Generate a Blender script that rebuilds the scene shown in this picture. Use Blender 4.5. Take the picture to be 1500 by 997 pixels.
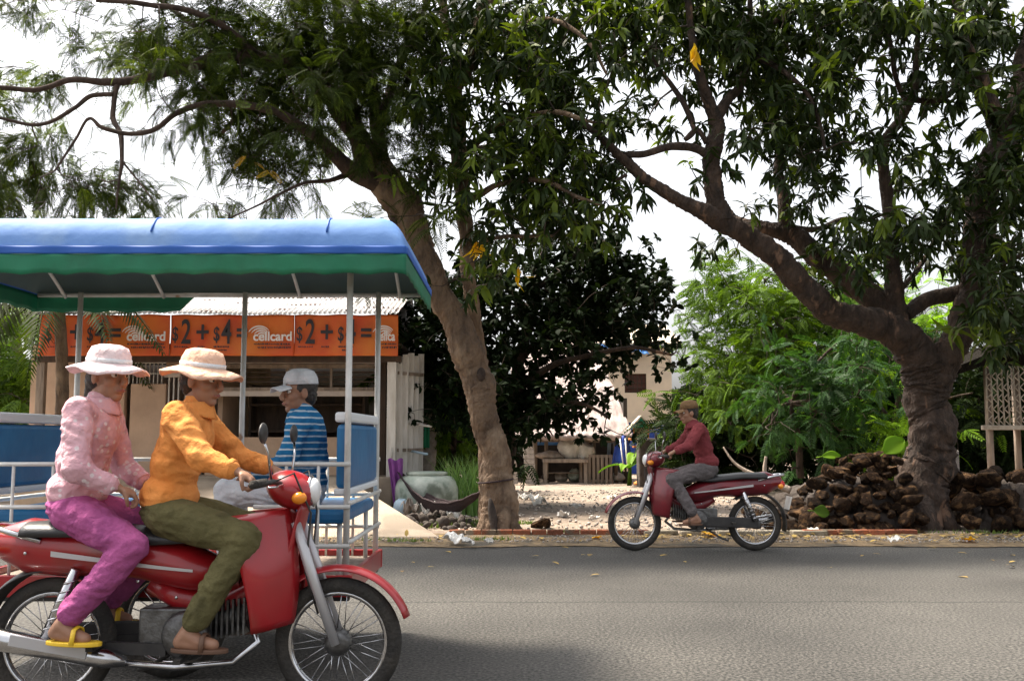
import bpy, bmesh, math, random
import numpy as np
from mathutils import Vector, Matrix, noise

random.seed(7); RNG = np.random.default_rng(7)
for o in list(bpy.data.objects): bpy.data.objects.remove(o, do_unlink=True)
S = bpy.context.scene
C = S.collection
R = math.radians

# ------------------------------------------------ camera, sky, sun, exposure
CAMH = 1.2
F = 1458.0
TILT = math.atan((640 - 498.5) / F)
cam = bpy.data.cameras.new('camera'); camo = bpy.data.objects.new('camera', cam); C.objects.link(camo)
cam.sensor_width = 36.0; cam.lens = 36.0 * F / 1500.0
cam.clip_start = 0.1; cam.clip_end = 2000
camo.location = (0, 0, CAMH); camo.rotation_euler = (R(90) + TILT, 0, 0)
S.camera = camo

SUN_EL, SUN_AZ = R(60), R(300)      # azimuth clockwise from +Y : high hazy sun to the left, slightly beyond the trees
w = bpy.data.worlds.new('World'); S.world = w; w.use_nodes = True
nt = w.node_tree; nt.nodes.clear()
wo = nt.nodes.new('ShaderNodeOutputWorld'); bg = nt.nodes.new('ShaderNodeBackground')
sky = nt.nodes.new('ShaderNodeTexSky'); sky.sky_type = 'NISHITA'; sky.sun_disc = False
sky.sun_elevation = SUN_EL; sky.sun_rotation = SUN_AZ; sky.dust_density = 6.0; sky.air_density = 1.0
hs = nt.nodes.new('ShaderNodeHueSaturation'); hs.inputs['Saturation'].default_value = 0.22; hs.inputs['Value'].default_value = 1.0
nt.links.new(sky.outputs[0], hs.inputs['Color']); nt.links.new(hs.outputs[0], bg.inputs['Color'])
bg.inputs['Strength'].default_value = 0.15
nt.links.new(bg.outputs[0], wo.inputs['Surface'])
sun = bpy.data.lights.new('sun', 'SUN'); suno = bpy.data.objects.new('sun', sun); C.objects.link(suno)
sun.energy = 4.2; sun.angle = R(11); sun.color = (1.0, 0.88, 0.72)
sd = Vector((math.sin(SUN_AZ) * math.cos(SUN_EL), math.cos(SUN_AZ) * math.cos(SUN_EL), math.sin(SUN_EL)))
suno.rotation_euler = sd.to_track_quat('Z', 'Y').to_euler(); suno.location = (-10, -10, 30)
S.view_settings.view_transform = 'Standard'; S.view_settings.look = 'None'
S.view_settings.exposure = 1.3; S.view_settings.gamma = 1.0
S.render.engine = 'CYCLES'
try:
    S.cycles.max_bounces = 6; S.cycles.transparent_max_bounces = 6; S.cycles.use_denoising = True
except Exception: pass

# ------------------------------------------------ pixel -> place
_f = Vector((0, math.cos(TILT), math.sin(TILT))); _u = Vector((0, -math.sin(TILT), math.cos(TILT)))
def ray(px, py): return _f * F + Vector((1, 0, 0)) * (px - 750) + _u * (498.5 - py)
def P(px, py, d):
    r = ray(px, py); return Vector((0, 0, CAMH)) + r * (d / r.y)
def G(px, py, z=0.0):
    r = ray(px, py); return Vector((0, 0, CAMH)) + r * ((z - CAMH) / r.z)

# ------------------------------------------------ object helpers
def tag(o, label=None, cat=None, group=None, kind=None):
    if label: o['label'] = label
    if cat: o['category'] = cat
    if group: o['group'] = group
    if kind: o['kind'] = kind
    return o
def thing(name, label, cat, loc=(0, 0, 0), rz=0.0, group=None):
    o = bpy.data.objects.new(name, None); C.objects.link(o)
    o.location = loc; o.rotation_euler = (0, 0, rz); o.empty_display_size = 0.1
    return tag(o, label, cat, group)
def link(name, me, parent=None):
    o = bpy.data.objects.new(name, me); C.objects.link(o)
    if parent is not None: o.parent = parent
    return o
def copy_tree(o, parent=None):
    c = o.copy(); C.objects.link(c)
    if parent is not None: c.parent = parent
    for ch in list(o.children): copy_tree(ch, c)
    return c

class MB:
    def __init__(s): s.v = []; s.f = []; s.sm = []
    def add(s, vs, fs, smooth=False):
        b = len(s.v); s.v += [tuple(v) for v in vs]
        s.f += [tuple(i + b for i in f) for f in fs]; s.sm += [smooth] * len(fs); return s
    def box(s, c, size, rot=None):
        hx, hy, hz = size[0] / 2, size[1] / 2, size[2] / 2
        vs = [Vector((x * hx, y * hy, z * hz)) for x in (-1, 1) for y in (-1, 1) for z in (-1, 1)]
        if rot is not None:
            m = rot if isinstance(rot, Matrix) else Matrix.Rotation(rot[0], 3, 'X') if False else None
            if m is None:
                from mathutils import Euler
                m = Euler(rot).to_matrix()
            vs = [m @ v for v in vs]
        c = Vector(c)
        return s.add([c + v for v in vs], [(0, 1, 3, 2), (4, 6, 7, 5), (0, 4, 5, 1), (2, 3, 7, 6), (0, 2, 6, 4), (1, 5, 7, 3)])
    def bar(s, a, b, wd, th=None, up=(0, 0, 1)):
        a, b = Vector(a), Vector(b); d = b - a; L = d.length; d.normalize(); th = th or wd
        up = Vector(up)
        if abs(d.dot(up)) > .98: up = Vector((0, 1, 0))
        sd_ = d.cross(up).normalized(); u2 = sd_.cross(d).normalized()
        m = Matrix((d, sd_, u2)).transposed()
        return s.box((a + b) / 2, (L, wd, th), m)
    def tube(s, pts, rad, seg=8, caps=True, smooth=True, flat=1.0):
        pts = [Vector(p) for p in pts]; n = len(pts)
        if not hasattr(rad, '__len__'): rad = [rad] * n
        t0 = (pts[1] - pts[0]).normalized()
        up = Vector((0, 0, 1)) if abs(t0.z) < .9 else Vector((0, 1, 0))
        nrm = t0.cross(up).normalized(); vs = []
        for i, p in enumerate(pts):
            t = (pts[min(i + 1, n - 1)] - pts[max(i - 1, 0)])
            if t.length < 1e-9: t = t0
            t.normalize(); nrm = (nrm - t * nrm.dot(t))
            if nrm.length < 1e-6: nrm = t.orthogonal()
            nrm.normalize(); b = t.cross(nrm)
            for k in range(seg):
                a = 2 * math.pi * k / seg
                vs.append(p + (nrm * math.cos(a) + b * math.sin(a) * flat) * rad[i])
        fs = [(i * seg + k, i * seg + (k + 1) % seg, (i + 1) * seg + (k + 1) % seg, (i + 1) * seg + k) for i in range(n - 1) for k in range(seg)]
        if caps: fs += [tuple(range(seg))[::-1], tuple((n - 1) * seg + k for k in range(seg))]
        return s.add(vs, fs, smooth)
    def torus(s, c, axis, R_, r, seg=32, sub=8, flat=1.0):
        c = Vector(c); ax = Vector(axis).normalized(); u = ax.orthogonal().normalized(); v = ax.cross(u); vs = []
        for i in range(seg):
            a = 2 * math.pi * i / seg; dr = u * math.cos(a) + v * math.sin(a)
            for k in range(sub):
                b = 2 * math.pi * k / sub; vs.append(c + dr * (R_ + r * math.cos(b)) + ax * (r * math.sin(b) * flat))
        fs = [(i * sub + k, ((i + 1) % seg) * sub + k, ((i + 1) % seg) * sub + (k + 1) % sub, i * sub + (k + 1) % sub) for i in range(seg) for k in range(sub)]
        return s.add(vs, fs, True)
    def lathe(s, c, prof, seg=24, axis=(0, 0, 1), smooth=True):
        c = Vector(c); ax = Vector(axis).normalized(); u = ax.orthogonal().normalized(); v = ax.cross(u); n = len(prof); vs = []
        for r, h in prof:
            for k in range(seg):
                a = 2 * math.pi * k / seg; vs.append(c + ax * h + (u * math.cos(a) + v * math.sin(a)) * max(r, 1e-4))
        fs = [(i * seg + k, i * seg + (k + 1) % seg, (i + 1) * seg + (k + 1) % seg, (i + 1) * seg + k) for i in range(n - 1) for k in range(seg)]
        fs += [tuple(range(seg))[::-1], tuple((n - 1) * seg + k for k in range(seg))]
        return s.add(vs, fs, smooth)
    def ball(s, c, r, seg=14, rings=9, rot=None):
        c = Vector(c); r = Vector(r) if hasattr(r, '__len__') else Vector((r, r, r)); vs = [Vector((0, 0, 1))]
        for i in range(1, rings):
            t = math.pi * i / rings
            for k in range(seg):
                a = 2 * math.pi * k / seg; vs.append(Vector((math.sin(t) * math.cos(a), math.sin(t) * math.sin(a), math.cos(t))))
        vs.append(Vector((0, 0, -1)))
        m = Matrix.Identity(3)
        if rot is not None:
            from mathutils import Euler
            m = rot if isinstance(rot, Matrix) else Euler(rot).to_matrix()
        vs = [c + m @ Vector((v.x * r.x, v.y * r.y, v.z * r.z)) for v in vs]
        fs = [(0, 1 + k, 1 + (k + 1) % seg) for k in range(seg)]
        for i in range(rings - 2):
            for k in range(seg):
                a = 1 + i * seg; fs.append((a + k, a + seg + k, a + seg + (k + 1) % seg, a + (k + 1) % seg))
        a = 1 + (rings - 2) * seg; fs += [(a + (k + 1) % seg, a + k, len(vs) - 1) for k in range(seg)]
        return s.add(vs, fs, True)
    def sheet(s, fn, nu, nv, thick=None, smooth=True):
        """fn(u,v) -> Vector for u,v in 0..1 ; optional thickness vector function or scalar along +normal"""
        vs = [fn(i / nu, j / nv) for i in range(nu + 1) for j in range(nv + 1)]
        fs = [(i * (nv + 1) + j, (i + 1) * (nv + 1) + j, (i + 1) * (nv + 1) + j + 1, i * (nv + 1) + j + 1) for i in range(nu) for j in range(nv)]
        return s.add(vs, fs, smooth)
    def prism(s, outline, axis_vec):
        """outline: list of 3D points (planar), extruded by axis_vec"""
        o_ = [Vector(p) for p in outline]; n = len(o_); a = Vector(axis_vec)
        return s.add(o_ + [p + a for p in o_], [tuple(range(n))[::-1], tuple(range(n, 2 * n))] + [(i, (i + 1) % n, (i + 1) % n + n, i + n) for i in range(n)])
    def build(s, name, mat, parent=None, origin=None, bevel=0, solid=0, sub=0):
        me = bpy.data.meshes.new(name)
        o0 = Vector(origin) if origin is not None else Vector((0, 0, 0))
        if origin is None and parent is not None and getattr(s, 'world', False): o0 = parent.location
        me.from_pydata([tuple(Vector(v) - o0) for v in s.v], [], s.f)
        me.polygons.foreach_set('use_smooth', s.sm); me.materials.append(mat); me.update()
        bm = bmesh.new(); bm.from_mesh(me); bmesh.ops.recalc_face_normals(bm, faces=bm.faces); bm.to_mesh(me); bm.free()
        o = link(name, me, parent)
        if origin is not None and parent is None: o.location = o0
        if solid:
            m = o.modifiers.new('solid', 'SOLIDIFY'); m.thickness = solid; m.offset = 0
        if bevel:
            m = o.modifiers.new('bevel', 'BEVEL'); m.width = bevel; m.segments = 2; m.limit_method = 'ANGLE'; m.angle_limit = R(40)
        if sub:
            m = o.modifiers.new('sub', 'SUBSURF'); m.levels = sub; m.render_levels = sub
        return o
def WB():
    m = MB(); m.world = True; return m       # world coordinates: parent location is subtracted

# ------------------------------------------------ materials
def mat(name, c1, c2=None, scale=4.0, rough=0.7, bump=0.0, bscale=None, metal=0.0, spec=0.5, detail=6, coords='Object', stretch=None,
        contrast=(0.35, 0.65), trans=0.0, island=False, c3=None, s3=1.0, coat=0.0, c3r=(0.5, 0.62), emit=None):
    m = bpy.data.materials.new(name); m.use_nodes = True; n = m.node_tree; N = n.nodes; L = n.links
    bs = N['Principled BSDF']; out = N['Material Output']
    bs.inputs['Roughness'].default_value = rough; bs.inputs['Metallic'].default_value = metal
    bs.inputs['Specular IOR Level'].default_value = spec
    bs.inputs['Coat Weight'].default_value = coat
    bs.inputs['Base Color'].default_value = (*c1, 1)
    tc = N.new('ShaderNodeTexCoord'); mp = N.new('ShaderNodeMapping'); L.new(tc.outputs[coords], mp.inputs[0])
    if stretch: mp.inputs['Scale'].default_value = stretch
    col = None
    if c2 is not None:
        nz = N.new('ShaderNodeTexNoise'); nz.inputs['Scale'].default_value = scale; nz.inputs['Detail'].default_value = detail
        nz.inputs['Roughness'].default_value = 0.62; L.new(mp.outputs[0], nz.inputs['Vector'])
        mr = N.new('ShaderNodeMapRange'); mr.inputs['From Min'].default_value = contrast[0]; mr.inputs['From Max'].default_value = contrast[1]
        L.new(nz.outputs[0], mr.inputs[0])
        mx = N.new('ShaderNodeMix'); mx.data_type = 'RGBA'; mx.inputs[6].default_value = (*c1, 1); mx.inputs[7].default_value = (*c2, 1)
        if island:
            ge = N.new('ShaderNodeNewGeometry'); ad = N.new('ShaderNodeMath'); ad.operation = 'MULTIPLY_ADD'
            ad.inputs[1].default_value = 0.75; L.new(ge.outputs['Random Per Island'], ad.inputs[0])
            m2 = N.new('ShaderNodeMath'); m2.operation = 'MULTIPLY'; m2.inputs[1].default_value = 0.35; L.new(mr.outputs[0], m2.inputs[0])
            L.new(m2.outputs[0], ad.inputs[2]); L.new(ad.outputs[0], mx.inputs[0])
        else: L.new(mr.outputs[0], mx.inputs[0])
        col = mx.outputs[2]
        if c3 is not None:
            n3 = N.new('ShaderNodeTexNoise'); n3.inputs['Scale'].default_value = s3; n3.inputs['Detail'].default_value = 8
            L.new(mp.outputs[0], n3.inputs['Vector'])
            r3 = N.new('ShaderNodeMapRange'); r3.inputs['From Min'].default_value = c3r[0]; r3.inputs['From Max'].default_value = c3r[1]
            L.new(n3.outputs[0], r3.inputs[0])
            mx3 = N.new('ShaderNodeMix'); mx3.data_type = 'RGBA'; mx3.inputs[7].default_value = (*c3, 1)
            L.new(r3.outputs[0], mx3.inputs[0]); L.new(col, mx3.inputs[6]); col = mx3.outputs[2]
        L.new(col, bs.inputs['Base Color'])
    if bump:
        bz = N.new('ShaderNodeTexNoise'); bz.inputs['Scale'].default_value = bscale or scale * 3; bz.inputs['Detail'].default_value = 8
        L.new(mp.outputs[0], bz.inputs['Vector'])
        bp = N.new('ShaderNodeBump'); bp.inputs['Strength'].default_value = min(1, bump); bp.inputs['Distance'].default_value = 0.02 * max(1, bump)
        L.new(bz.outputs[0], bp.inputs['Height']); L.new(bp.outputs[0], bs.inputs['Normal'])
    if trans:
        tr = N.new('ShaderNodeBsdfTranslucent'); ms = N.new('ShaderNodeMixShader'); ms.inputs[0].default_value = trans
        if col is not None:
            g = N.new('ShaderNodeMix'); g.data_type = 'RGBA'; g.blend_type = 'MULTIPLY'; g.inputs[0].default_value = 1
            g.inputs[7].default_value = (1.5, 1.5, 0.5, 1); L.new(col, g.inputs[6]); L.new(g.outputs[2], tr.inputs[0])
        else: tr.inputs[0].default_value = (*c1, 1)
        L.new(bs.outputs[0], ms.inputs[1]); L.new(tr.outputs[0], ms.inputs[2]); L.new(ms.outputs[0], out.inputs['Surface'])
    m.diffuse_color = (*c1, 1)
    return m
M = {}
M['asphalt'] = mat('asphalt', (.015, .0145, .013), (.118, .11, .097), 52, .85, bump=1.2, bscale=48, detail=1.5, c3=(.10, .094, .084), s3=.35, contrast=(.40, .66), c3r=(.4, 1.1))
def road_seam():
    m = M['asphalt']; n = m.node_tree; N = n.nodes; L = n.links; bs = N['Principled BSDF']
    src = bs.inputs['Base Color'].links[0].from_socket; tc = N.new('ShaderNodeTexCoord'); sx = N.new('ShaderNodeSeparateXYZ'); L.new(tc.outputs['Object'], sx.inputs[0])
    nz = N.new('ShaderNodeTexNoise'); nz.inputs['Scale'].default_value = 1.3; nz.inputs['Detail'].default_value = 7; L.new(tc.outputs['Object'], nz.inputs['Vector'])
    def mth(op, a, b=None):
        k = N.new('ShaderNodeMath'); k.operation = op
        for i, q in enumerate((a, b)):
            if q is None: continue
            if isinstance(q, float): k.inputs[i].default_value = q
            else: L.new(q, k.inputs[i])
        return k.outputs[0]
    d = mth('ABSOLUTE', mth('ADD', mth('SUBTRACT', sx.outputs[1], 7.55), mth('MULTIPLY', nz.outputs[0], .22)))
    mr = N.new('ShaderNodeMapRange'); mr.inputs['From Min'].default_value = .006; mr.inputs['From Max'].default_value = .035; mr.inputs['To Min'].default_value = .45; mr.inputs['To Max'].default_value = 1.0; L.new(d, mr.inputs[0])
    nb = N.new('ShaderNodeTexNoise'); nb.inputs['Scale'].default_value = .5; nb.inputs['Detail'].default_value = 5; L.new(tc.outputs['Object'], nb.inputs['Vector'])
    ms = N.new('ShaderNodeMapRange'); ms.inputs['From Min'].default_value = .35; ms.inputs['From Max'].default_value = .65; ms.inputs['To Min'].default_value = .58; ms.inputs['To Max'].default_value = 1.15; L.new(nb.outputs[0], ms.inputs[0])
    mx = N.new('ShaderNodeMix'); mx.data_type = 'RGBA'; mx.blend_type = 'MULTIPLY'; mx.inputs[0].default_value = 1; L.new(src, mx.inputs[6]); trk = mth('ADD', mth('MULTIPLY', mth('SINE', mth('MULTIPLY', mth('ADD', sx.outputs[1], mth('MULTIPLY', nz.outputs[0], .35)), 3.6)), .10), .95)
    L.new(mth('MULTIPLY', mth('MULTIPLY', mr.outputs[0], trk), ms.outputs[0]), mx.inputs[7]); L.new(mx.outputs[2], bs.inputs['Base Color'])
road_seam()
M['shoulder'] = mat('shoulder', (.24, .17, .09), (.12, .085, .05), 9, .95, bump=1, bscale=40, c3=(.07, .06, .045), s3=2.0)
M['dirt'] = mat('dirt', (.30, .235, .18), (.17, .13, .10), 3, .95, bump=1.4, bscale=22, c3=(.09, .075, .05), s3=.8, c3r=(.55, .68))
M['land'] = mat('land', (.10, .09, .045), (.05, .07, .02), .6, .95, bump=1, bscale=8)
M['concrete'] = mat('concrete', (.42, .34, .26), (.33, .26, .19), 3, .85, bump=.5, bscale=60, c3=(.24, .19, .14), s3=1.1)
M['brick'] = mat('brick', (.36, .10, .04), (.20, .075, .04), 14, .9, bump=1, bscale=50, c3=(.2, .15, .1), s3=6)
M['kerbstone'] = mat('kerbstone', (.36, .31, .23), (.2, .17, .12), 7, .9, bump=1, bscale=40)
M['wall'] = mat('painted_wall', (.64, .56, .50), (.48, .41, .36), 4, .85, bump=.25, bscale=50)
M['wall_orange'] = mat('ochre_wall', (.62, .43, .30), (.48, .33, .23), 2, .85, bump=.2, bscale=40)
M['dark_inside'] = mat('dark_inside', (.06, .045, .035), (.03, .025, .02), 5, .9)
M['iron_roof'] = mat('iron_roof', (.60, .58, .57), (.42, .40, .38), 2.2, .55, bump=.15, metal=.25, c3=(.10, .06, .045), s3=1.6, c3r=(.6, .66), stretch=(1, 2.2, 2.2))
M['banner'] = mat('orange_banner', (.72, .11, .018), (.60, .06, .02), 1.8, .55, bump=.1, bscale=3, c3=(.68, .19, .02), s3=1.3, c3r=(.4, .7), coords='Object')
M['banner_ink'] = mat('banner_ink', (.03, .025, .03), rough=.6)
M['banner_white'] = mat('banner_white', (.8, .76, .74), rough=.6)
M['white_paint'] = mat('white_paint', (.74, .72, .68), (.55, .52, .47), 12, .6, bump=.2, bscale=60, stretch=(1, 1, .2))
M['old_wood'] = mat('old_wood', (.36, .29, .23), (.18, .14, .11), 9, .85, bump=.8, bscale=40, stretch=(1, 1, .15))
M['dark_wood'] = mat('dark_wood', (.09, .055, .035), (.04, .028, .02), 9, .8, bump=.6, stretch=(1, 1, .2))
M['bark_tan'] = mat('bark_tan', (.20, .13, .08), (.085, .055, .036), 6, .92, bump=3.5, bscale=20, stretch=(1, 1, .5), c3=(.27, .19, .125), s3=3.4, c3r=(.52, .64), detail=10)
M['bark_limb'] = mat('bark_limb', (.085, .055, .04), (.04, .026, .02), 8, .95, bump=2, bscale=25, stretch=(1, 1, .5))
M['bark_dark'] = mat('bark_dark', (.075, .048, .034), (.025, .017, .013), 8, .95, bump=3.2, bscale=22, stretch=(1, 1, .45), c3=(.17, .10, .065), s3=6, c3r=(.6, .67))
M['twig'] = mat('twig', (.07, .048, .035), (.035, .025, .02), 8, .9)
M['leaf_feather'] = mat('leaf_feather', (.010, .019, .004), (.045, .068, .010), 1.5, .65, spec=.15, trans=.28, island=True)
M['leaf_mango'] = mat('leaf_mango', (.008, .017, .004), (.030, .052, .008), 1.0, .55, spec=.22, trans=.18, island=True)
M['leaf_bright'] = mat('leaf_bright', (.04, .075, .008), (.13, .18, .018), 1.0, .5, spec=.25, trans=.35, island=True)
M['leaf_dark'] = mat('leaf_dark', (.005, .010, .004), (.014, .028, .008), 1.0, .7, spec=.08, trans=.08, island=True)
M['leaf_bush'] = mat('leaf_bush', (.025, .06, .007), (.11, .19, .02), .5, .7, spec=.15, trans=.35, island=True)
M['leaf_bush_blue'] = mat('leaf_bush_blue', (.010, .035, .008), (.045, .11, .03), .5, .6, spec=.2, trans=.3, island=True)
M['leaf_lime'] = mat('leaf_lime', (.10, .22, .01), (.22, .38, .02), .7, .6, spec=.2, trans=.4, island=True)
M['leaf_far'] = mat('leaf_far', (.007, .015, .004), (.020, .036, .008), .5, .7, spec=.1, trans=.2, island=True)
M['leaf_yellow'] = mat('leaf_yellow', (.72, .42, .01), (.75, .55, .02), 3, .5, trans=.4)
M['grass'] = mat('grass_blade', (.10, .22, .05), (.26, .42, .14), 2, .5, trans=.35, island=True)
M['grass_low'] = mat('grass_low', (.06, .12, .02), (.14, .20, .04), 2, .6, trans=.3, island=True)
M['litter_leaf'] = mat('litter_leaf', (.10, .06, .03), (.50, .34, .08), 2, .8, island=True)
M['rock'] = mat('rock', (.048, .028, .017), (.016, .011, .008), 7, .98, spec=.1, bump=3.2, bscale=26, c3=(.13, .075, .038), s3=4.5)
M['stone_pale'] = mat('stone_pale', (.45, .4, .36), (.25, .22, .19), 9, .9, bump=1)
M['jar'] = mat('glazed_jar', (.48, .52, .46), (.24, .30, .25), 5, .5, bump=.3, c3=(.14, .17, .13), s3=2.5, c3r=(.52, .62))
M['hammock'] = mat('hammock_net', (.05, .026, .03), (.022, .014, .016), 40, .9, bump=1, bscale=90)
M['purple'] = mat('purple_cloth', (.28, .08, .33), (.18, .05, .22), 8, .85, bump=.5)
M['green_cloth'] = mat('green_cloth', (.02, .25, .12), rough=.8)
M['paper'] = mat('paper', (.78, .76, .72), (.62, .60, .56), 20, .7)
M['pale_blue_plastic'] = mat('pale_blue_plastic', (.45, .60, .72), rough=.5)
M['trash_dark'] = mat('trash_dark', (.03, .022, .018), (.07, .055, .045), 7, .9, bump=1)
M['thatch'] = mat('thatch', (.52, .43, .40), (.34, .27, .25), 6, .95, bump=1.5, bscale=30, stretch=(3, .6, 1))
M['cream'] = mat('cream_render', (.72, .60, .45), (.62, .52, .40), 2, .85)
M['blue_sheet'] = mat('blue_sheet', (.05, .22, .62), (.12, .32, .70), 3, .5)
M['blue_wall'] = mat('blue_wall', (.02, .05, .30), (.03, .09, .40), 4, .7)
M['shrine_orange'] = mat('shrine_orange', (.75, .28, .06), (.6, .2, .05), 8, .6)
M['shrine_green'] = mat('shrine_green', (.05, .42, .30), rough=.5)
M['window_brown'] = mat('window_brown', (.16, .05, .03), (.1, .035, .025), 8, .5)
M['sack'] = mat('white_sack', (.62, .60, .55), (.40, .38, .34), 6, .8, bump=.6)
M['red_paint'] = mat('red_paint', (.36, .008, .014), (.27, .012, .014), 3, .32, coat=.45, bump=.05, bscale=6, c3=(.20, .06, .04), s3=2.2, c3r=(.56, .75))
M['maroon_paint'] = mat('maroon_paint', (.19, .010, .018), (.12, .01, .016), 6, .35, coat=.4)
M['black_plastic'] = mat('black_plastic', (.022, .021, .022), (.04, .036, .034), 12, .5, bump=.1)
M['vinyl'] = mat('black_vinyl', (.02, .019, .02), rough=.42, bump=.15, scale=60, bscale=120)
M['rubber'] = mat('rubber', (.018, .017, .016), (.05, .043, .035), 8, .85, bump=.6, bscale=60)
M['chrome'] = mat('chrome', (.62, .62, .64), (.45, .44, .44), 9, .2, metal=1)
M['engine'] = mat('engine_metal', (.20, .20, .20), (.09, .085, .08), 12, .45, metal=.8, bump=.3)
M['lamp_glass'] = mat('lamp_glass', (.8, .8, .8), rough=.08, spec=.8)
M['amber'] = mat('amber_lens', (.85, .28, .02), rough=.15)
M['red_lens'] = mat('red_lens', (.55, .01, .01), rough=.15)
M['silver'] = mat('silver_paint', (.5, .49, .5), rough=.35, metal=.4)
M['canopy_blue'] = mat('canopy_blue', (.13, .26, .55), (.10, .21, .48), 1.1, .7, spec=.25, bump=.5, bscale=5, c3=(.17, .29, .52), s3=2.6)
M['canopy_trim'] = mat('canopy_trim', (.015, .10, .42), rough=.6)
M['canopy_green'] = mat('canopy_green', (.004, .17, .085), (.003, .12, .06), 4, .6, bump=.2, bscale=12)
M['canopy_lining'] = mat('canopy_lining', (.10, .15, .15), (.07, .11, .115), 2, .85)
M['frame_white'] = mat('white_tube', (.66, .66, .64), (.52, .51, .48), 9, .4, bump=.1, c3=(.28, .17, .10), s3=7, c3r=(.66, .72))
M['seat_blue'] = mat('seat_blue', (.015, .17, .38), (.012, .12, .30), 4, .4, bump=.2)
M['seat_white'] = mat('seat_white', (.72, .74, .76), rough=.5)
M['skin'] = mat('skin', (.34, .18, .11), (.29, .145, .09), 14, .5, bump=.06)
M['hair'] = mat('hair', (.012, .01, .009), (.03, .024, .02), 40, .45, bump=.5, stretch=(1, 1, .2))
M['eye_white'] = mat('eye_white', (.7, .68, .64), rough=.2)
M['eye_dark'] = mat('eye_dark', (.01, .008, .007), rough=.1)
M['lip'] = mat('lip', (.26, .09, .075), rough=.45)
def cloth(name, a_, b_, s=5, dots=None, stripes=None):
    m = mat(name, a_, b_, s, .9, bump=1.2, bscale=18, spec=.2, c3=tuple(c * .62 for c in b_), s3=9, c3r=(.58, .75)); n = m.node_tree; N = n.nodes; L = n.links; bs = N['Principled BSDF']
    src = bs.inputs['Base Color'].links[0].from_socket; tc = N.new('ShaderNodeTexCoord')
    if dots:
        vo = N.new('ShaderNodeTexVoronoi'); vo.inputs['Scale'].default_value = 26; L.new(tc.outputs['Object'], vo.inputs['Vector'])
        mr = N.new('ShaderNodeMapRange'); mr.inputs['From Min'].default_value = .30; mr.inputs['From Max'].default_value = .22; L.new(vo.outputs['Distance'], mr.inputs[0])
        mx = N.new('ShaderNodeMix'); mx.data_type = 'RGBA'; mx.inputs[7].default_value = (*dots, 1); L.new(mr.outputs[0], mx.inputs[0]); L.new(src, mx.inputs[6]); L.new(mx.outputs[2], bs.inputs['Base Color'])
    if stripes:
        wv = N.new('ShaderNodeTexWave'); wv.bands_direction = 'Z'; wv.inputs['Scale'].default_value = 9; wv.inputs['Distortion'].default_value = 1.2; L.new(tc.outputs['Object'], wv.inputs['Vector'])
        mr = N.new('ShaderNodeMapRange'); mr.inputs['From Min'].default_value = .78; mr.inputs['From Max'].default_value = .86; L.new(wv.outputs['Fac'], mr.inputs[0])
        mx = N.new('ShaderNodeMix'); mx.data_type = 'RGBA'; mx.inputs[7].default_value = (*stripes, 1); L.new(mr.outputs[0], mx.inputs[0]); L.new(src, mx.inputs[6]); L.new(mx.outputs[2], bs.inputs['Base Color'])
    return m
M['pink_shirt'] = cloth('pink_cotton', (.70, .43, .47), (.62, .35, .40), dots=(.72, .60, .62))
M['magenta_skirt'] = cloth('magenta_cotton', (.42, .10, .26), (.30, .07, .20))
M['orange_shirt'] = cloth('orange_cotton', (.82, .34, .10), (.74, .26, .06))
M['olive_trousers'] = cloth('olive_cotton', (.13, .115, .05), (.09, .08, .035))
M['peach_hat'] = cloth('peach_cotton', (.78, .50, .36), (.70, .42, .30))
M['pale_hat'] = cloth('pale_pink_cotton', (.74, .60, .60), (.66, .5, .52))
M['blue_shirt'] = cloth('blue_cotton', (.02, .19, .40), (.02, .14, .32), stripes=(.5, .6, .68))
M['white_cloth'] = cloth('white_cotton', (.74, .76, .78), (.62, .64, .68))
M['grey_trousers'] = cloth('grey_cotton', (.15, .13, .13), (.10, .09, .09))
M['maroon_shirt'] = cloth('maroon_cotton', (.22, .045, .05), (.15, .03, .035))
M['brown_hat'] = cloth('brown_cotton', (.20, .12, .06), (.15, .09, .045))
M['yellow_sandal'] = mat('yellow_sandal', (.78, .50, .03), rough=.5)
M['brown_sandal'] = mat('brown_sandal', (.12, .06, .035), rough=.6)
M['cane'] = mat('cane', (.50, .44, .36), (.32, .27, .21), 12, .85, bump=.4)
M['roof_dark'] = mat('roof_dark', spec=.05, c1=(.008, .007, .006), c2=(.02, .016, .012), scale=12, rough=.98, bump=1.5, stretch=(4, 1, 1))

def vary(m, lo=.55, hi=1.7):
    """each object of the kind its own lightness"""
    n = m.node_tree; N = n.nodes; L = n.links; bs = N['Principled BSDF']; src = bs.inputs['Base Color'].links[0].from_socket
    oi = N.new('ShaderNodeObjectInfo'); mr = N.new('ShaderNodeMapRange'); mr.inputs['To Min'].default_value = lo; mr.inputs['To Max'].default_value = hi; L.new(oi.outputs['Random'], mr.inputs[0])
    mx = N.new('ShaderNodeMix'); mx.data_type = 'RGBA'; mx.blend_type = 'MULTIPLY'; mx.inputs[0].default_value = 1; L.new(src, mx.inputs[6]); L.new(mr.outputs[0], mx.inputs[7]); L.new(mx.outputs[2], bs.inputs['Base Color'])
vary(M['rock'], .45, 1.7); vary(M['brick'], .6, 1.2)

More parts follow.
